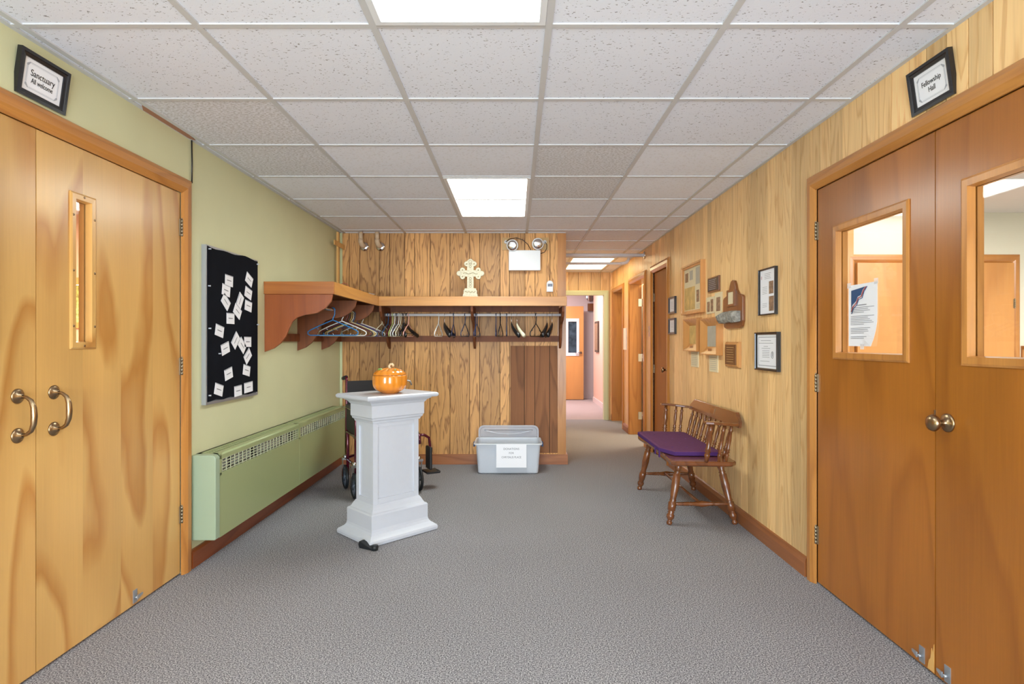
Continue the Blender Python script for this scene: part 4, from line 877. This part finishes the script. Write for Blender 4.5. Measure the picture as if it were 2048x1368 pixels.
# ---------------------------------------------------------------- things on the right wall
def rw(Y0, Y1, z0, z1): return (XR, (Y0 + Y1) / 2, (z0 + z1) / 2), abs(Y0 - Y1), z1 - z0
def lines(t, W, z0, z1, n, y, m_='ink_grey', seed=1, x0=None, h=.0018):
    rnd = random.Random(seed); b = MB()
    for i in range(n):
        z = z1 - (z1 - z0) * i / max(1, n - 1); a = W * (1 - .35 * rnd.random()); xa = -W if x0 is None else x0
        b.box(xa, xa + 2 * a if x0 is not None else a, y - .0004, y, z - h / 2, z + h / 2)
    b.build('printed_text', m_, t)
for (z0, z1), lab in (((1.503, 1.665), 'small dark framed certificate beside the closet door, upper of two'), ((1.304, 1.458), 'small dark framed certificate beside the closet door, lower of two')):
    loc, W, H = rw(5.69, 5.47, z0, z1); t = framed('framed_certificate', lab, 'picture frame', loc, RW, W, H, .018, .022, plain('dark_grey_frame', (52, 50, 56), .3), 'paper', 'small certificates by the closet door')
    lines(t, .05, -.03, .03, 5, -.0096)
loc, W, H = rw(5.19, 4.64, 1.468, 1.895)
t = framed('framed_collage', 'large oak framed collage of prints and photographs, widest picture on wall', 'picture frame', loc, RW, W, H, .03, .04, 'frame_wood', 'paper_cream')
b = MB(); b.box(-.235, .06, -.0176, -.017, -.175, .02, mi=0); b.box(-.215, -.13, -.0176, -.017, .07, .15, mi=1); b.box(-.09, -.0, -.0176, -.017, .08, .16, mi=2); b.box(.08, .2, -.0176, -.017, .03, .17, mi=2); b.box(.10, .17, -.0176, -.017, -.12, -.02, mi=1); b.build('photographs', ['paper_aged', 'photo', 'paper_grey'], t)
lines(t, .05, -.165, -.14, 3, -.0176, x0=.1)
loc, W, H = rw(4.545, 4.30, 1.612, 1.728); t = thing('memorial_plaque', 'dark bronze plaque with raised lines above two small photo cards', 'plaque', loc, RW)
b = MB(); b.box(-W / 2, W / 2, -.014, 0, -H / 2, H / 2); b.build('wood_back', 'plaque', t, bevel=.003); b = MB(); b.box(-W / 2 + .012, W / 2 - .012, -.018, -.014, -H / 2 + .01, H / 2 - .01); b.build('bronze_plate', 'dark_bronze', t); lines(t, .085, -.035, .035, 6, -.0182, 'ink_light', h=.003)
loc, W, H = rw(4.60, 4.42, 1.45, 1.58); t = thing('photo_card', 'cream card with two small pictures, beside the collage frame', 'card', loc, RW)
b = MB(); b.box(-W / 2, W / 2, -.006, 0, -H / 2, H / 2); b.build('card_back', 'paper_cream', t); b = MB(); b.box(-.07, -.01, -.0065, -.006, -.05, .03); b.box(.01, .07, -.0065, -.006, -.05, .045); b.build('pictures', 'photo', t)
loc, W, H = rw(4.40, 4.255, 1.42, 1.60); t = thing('photo_card', 'tall cream card with one picture, between the collage and the arched plaque', 'card', loc, RW)
b = MB(); b.box(-W / 2, W / 2, -.008, 0, -H / 2, H / 2); b.build('card_back', 'paper_cream', t); b = MB(); b.box(-.04, .045, -.0085, -.008, -.05, .055); b.build('pictures', 'photo', t)
# arched plaque with driftwood ledge
t = thing('arched_plaque', 'arched walnut plaque with small label and weathered wood ledge', 'plaque', (XR, 4.016, 1.322), RW)
half = [(0, .337), (.03, .330), (.05, .305), (.065, .27), (.10, .238), (.165, .222), (.18, .21), (.18, .05), (.16, .012), (.12, 0)]
pol = [(x, z) for x, z in half] + [(-x, z) for x, z in reversed(half[1:])]
b = MB(); b.prism(pol, -.02, 0); b.build('backboard', 'plaque', t, bevel=.004)
b = MB(); b.rects([(-.075, .06, .155, .27, -.02), (-.075, .06, .155, .27, -.032), (-.06, .045, .17, .255, -.032), (-.06, .045, .17, .255, -.024)], cap0=False, cap1=False); b.build('label_frame', 'plaque', t)
b = MB(); b.box(-.06, .045, -.027, -.02, .17, .255); b.build('label_card', 'paper_cream', t)
b = MB(); rnd = random.Random(3); ls = []
for i in range(9):
    x = -.135 + .28 * i / 8; jz = lambda: rnd.uniform(-.007, .007)
    ls.append([(x, -.02, .042 + jz()), (x, -.065 + jz(), .04 + jz()), (x, -.082 + jz(), .06 + jz()), (x, -.084 + jz(), .095 + jz()), (x, -.06 + jz(), .115 + jz()), (x, -.02, .118 + jz())])
b.loops(ls); b.build('driftwood_ledge', 'driftwood', t)
def shadow(Y0, Y1, z0, z1, lab, ow, pm):
    loc, W, H = rw(Y0, Y1, z0, z1); t = thing('shadow_box', lab, 'shadow box', loc, RW); b = MB(); w_, h_ = W / 2, H / 2
    b.rects([(-w_, w_, -h_, h_, 0), (-w_, w_, -h_, h_, -.05), (-w_ + .008, w_ - .008, -h_ + .008, h_ - .008, -.05), (-ow, ow, -h_ * .56, h_ * .56, -.012)], cap0=False, cap1=False); b.build('sloped_frame', 'frame_wood', t)
    b = MB(); b.box(-ow, ow, -.012, -.001, -h_ * .56, h_ * .56); b.build('print', pm, t); b = MB(); b.box(-.035, .035, -.036, -.033, -h_ * .9, -h_ * .66); b.build('name_tag', 'brass', t, rot=(0, 0, 0)); return t
shadow(5.09, 4.72, 1.150, 1.429, 'deep wood shadow box with yellowed print, below the collage', .12, 'paper_aged')
shadow(4.625, 4.25, 1.129, 1.415, 'deep wood shadow box with grey print, between collage and arched plaque', .12, 'paper_grey')
for Y0, Y1, z0, z1, lab in ((5.0, 4.81, 1.016, 1.146, 'small cream text card under the yellowed shadow box'), (4.53, 4.345, .998, 1.126, 'small cream text card under the grey shadow box')):
    loc, W, H = rw(Y0, Y1, z0, z1); t = thing('text_card', lab, 'card', loc, RW, 'typed cards under the shadow boxes'); b = MB(); b.box(-W / 2, W / 2, -.007, 0, -H / 2, H / 2); b.build('card_body', 'paper_cream', t); lines(t, .075, -.045, .045, 7, -.0071)
loc, W, H = rw(4.15, 3.905, 1.052, 1.228); t = thing('bronze_plaque', 'bronze plaque on an oak block under the arched plaque', 'plaque', loc, RW)
b = MB(); b.rects([(-W / 2, W / 2, -H / 2, H / 2, 0), (-W / 2, W / 2, -H / 2, H / 2, -.015), (-W / 2 + .012, W / 2 - .012, -H / 2 + .012, H / 2 - .012, -.026)]); b.build('oak_block', 'frame_wood', t)
b = MB(); b.box(-W / 2 + .022, W / 2 - .022, -.030, -.026, -H / 2 + .018, H / 2 - .018); b.build('bronze_plate', 'bronze', t, bevel=.002); lines(t, .07, -.05, .05, 7, -.0302, 'beige_plate', h=.003)
loc, W, H = rw(3.59, 3.362, 1.391, 1.673)
t = framed('framed_notice', 'tall thin black framed notice with two portrait photos', 'picture frame', loc, RW, W, H, .008, .02, 'black', 'paper')
b = MB(); b.box(.015, .075, -.0088, -.0083, -.015, .06); b.box(.015, .08, -.0088, -.0083, -.118, -.03); b.build('portrait_photos', 'photo', t)
lines(t, .045, .08, .11, 4, -.0088); b = MB(); b.box(-.09, -.085, -.0088, -.0084, .08, .10); b.build('red_mark', 'red_ink', t)
b = MB()
for z in (.03, .02, .01, 0, -.01, -.07, -.08, -.09): b.box(-.075, -.01, -.0088, -.0084, z - .0008, z + .0008)
b.build('printed_lines', 'ink_grey', t)
loc, W, H = rw(3.635, 3.325, 1.055, 1.287)
t = framed('framed_certificate', 'black framed certificate with a round emblem under the portrait notice', 'picture frame', loc, RW, W, H, .014, .024, 'black', 'paper')
b = MB(); b.rects([(-.125, .125, -.088, .088, -.0103), (-.125, .125, -.088, .088, -.0106), (-.122, .122, -.085, .085, -.0106), (-.122, .122, -.085, .085, -.0103)], cap0=False, cap1=False)
b.tube([(.07 + .014 * math.cos(R(a)), -.0106, -.02 + .02 * math.sin(R(a))) for a in range(0, 360, 20)], .0016, 5, closed=True); b.tube([(.07, -.0106, -.005), (.07, -.0106, -.03)], .002, 5)
for z, w_ in ((.065, .07), (.05, .1), (.03, .03), (.018, .06), (.004, .05), (-.006, .05), (-.016, .05), (-.026, .05), (-.036, .05), (-.06, .08)): b.box(-w_ - .02, w_ - .02 if z > .01 else .03, -.0106, -.0102, z - .001, z + .001)
b.build('printed_certificate', 'ink_grey', t)
t = thing('wall_card', 'narrow white card on the boards between the two open doorways', 'card', (XR, 8.0, 1.27), RW); b = MB(); b.box(-.10, .10, -.012, 0, -.15, .15); b.build('card_body', 'paper', t)
t = thing('light_switch', 'small brass switch plate between closet door and open doorway', 'switch', (XR, 6.57, 1.35), RW); b = MB(); b.box(-.035, .035, -.006, 0, -.06, .06); b.build('switch_plate', 'brass', t, bevel=.002); b = MB(); b.box(-.005, .005, -.016, -.006, -.01, .012); b.build('toggle', 'brass', t)
# notice taped on the door glass
t = thing('taped_notice', 'white printed notice with blue corner design taped on the door glass', 'notice', (XR + .021, 2.576, 1.349), RW)
b = MB(); ls = []
for i in range(9):
    z = .14 - .28 * i / 8; cu_ = max(0, (i - 4) / 4) ** 2
    ls.append([(-.108, 0, z), (0, -.0, z), (.108 - cu_ * .03, -.002 - cu_ * .010, z)])
b.loops([[p for p in l] + [(p[0], p[1] - .0006, p[2]) for p in reversed(l)] for l in ls]); b.build('paper_sheet', 'paper', t)
b = MB(); b.prism([(-.085, .115), (.02, .125), (.0, .112), (-.012, .09), (-.035, .085), (-.048, .065), (-.075, .05), (-.085, .03)], -.0024, -.0018); lo = b.build('blue_design', 'blue_ink', t)
b = MB(); b.tube([(.028, -.003, .125), (.008, -.003, .108), (-.006, -.003, .084), (-.03, -.003, .078), (-.044, -.003, .056), (-.07, -.003, .04), (-.084, -.003, .018)], .0018, 5); b.build('red_line', 'red_ink', t)
b = MB(); b.tube([(.036, -.003, .125), (.014, -.003, .104), (.0, -.003, .076), (-.026, -.003, .072), (-.04, -.003, .048), (-.066, -.003, .032), (-.08, -.003, .008)], .0015, 5); b.build('navy_line', 'navy' if 'navy' in M else 'blue_ink', t)
b = MB()
zz = .035
b.box(-.04, .03, -.0026, -.002, .044, .047)
for blk in (4, 6, 4, 2):
    for k in range(blk): b.box(-.088, .085 - .015 * ((k * 7) % 4) if k < blk - 1 else .01, -.0026, -.0016, zz - .0009, zz + .0009); zz -= .0075
    zz -= .009
b.build('printed_text', 'ink_grey', t)
for x, z in ((-.1, .14), (.1, .142), (.0, -.142)): b = MB(); b.box(x - .014, x + .014, -.0035, -.003, z - .012, z + .012); b.build('tape', 'tape', t)

# far pink room details
t = thing('framed_picture', 'narrow dark framed picture on the pink side wall beyond the doorway', 'picture frame', (1.62, 11.3, 1.33), RW); b = MB(); b.box(-.22, .22, -.03, 0, -.3, .3); b.build('frame', 'dark_bronze', t); b = MB(); b.box(-.18, .18, -.032, -.03, -.26, .26); b.build('picture', 'photo', t)  # framed picture hanging on the pink side wall
t = thing('notice_board', 'dark notice board with pale edge on the far pink wall', 'notice board', (1.82, 12.5, 1.3)); b = MB(); b.box(-.12, .4, -.02, 0, -.48, .48); b.build('board', 'photo', t)
t = thing('exit_light', 'small round emergency lamp high on the far pink wall', 'emergency light', (1.62, 12.495, 2.2)); b = MB(); b.lathe([(0, .05), (.05, .09), (.06, .09), (.062, .08)], (0, 0, 0), (0, -1, -.1), 20); b.build('lamp_head', 'chrome', t); b = MB(); b.box(-.05, .3, -.06, 0, -.3, -.14); b.build('battery_box', 'plaque', t)
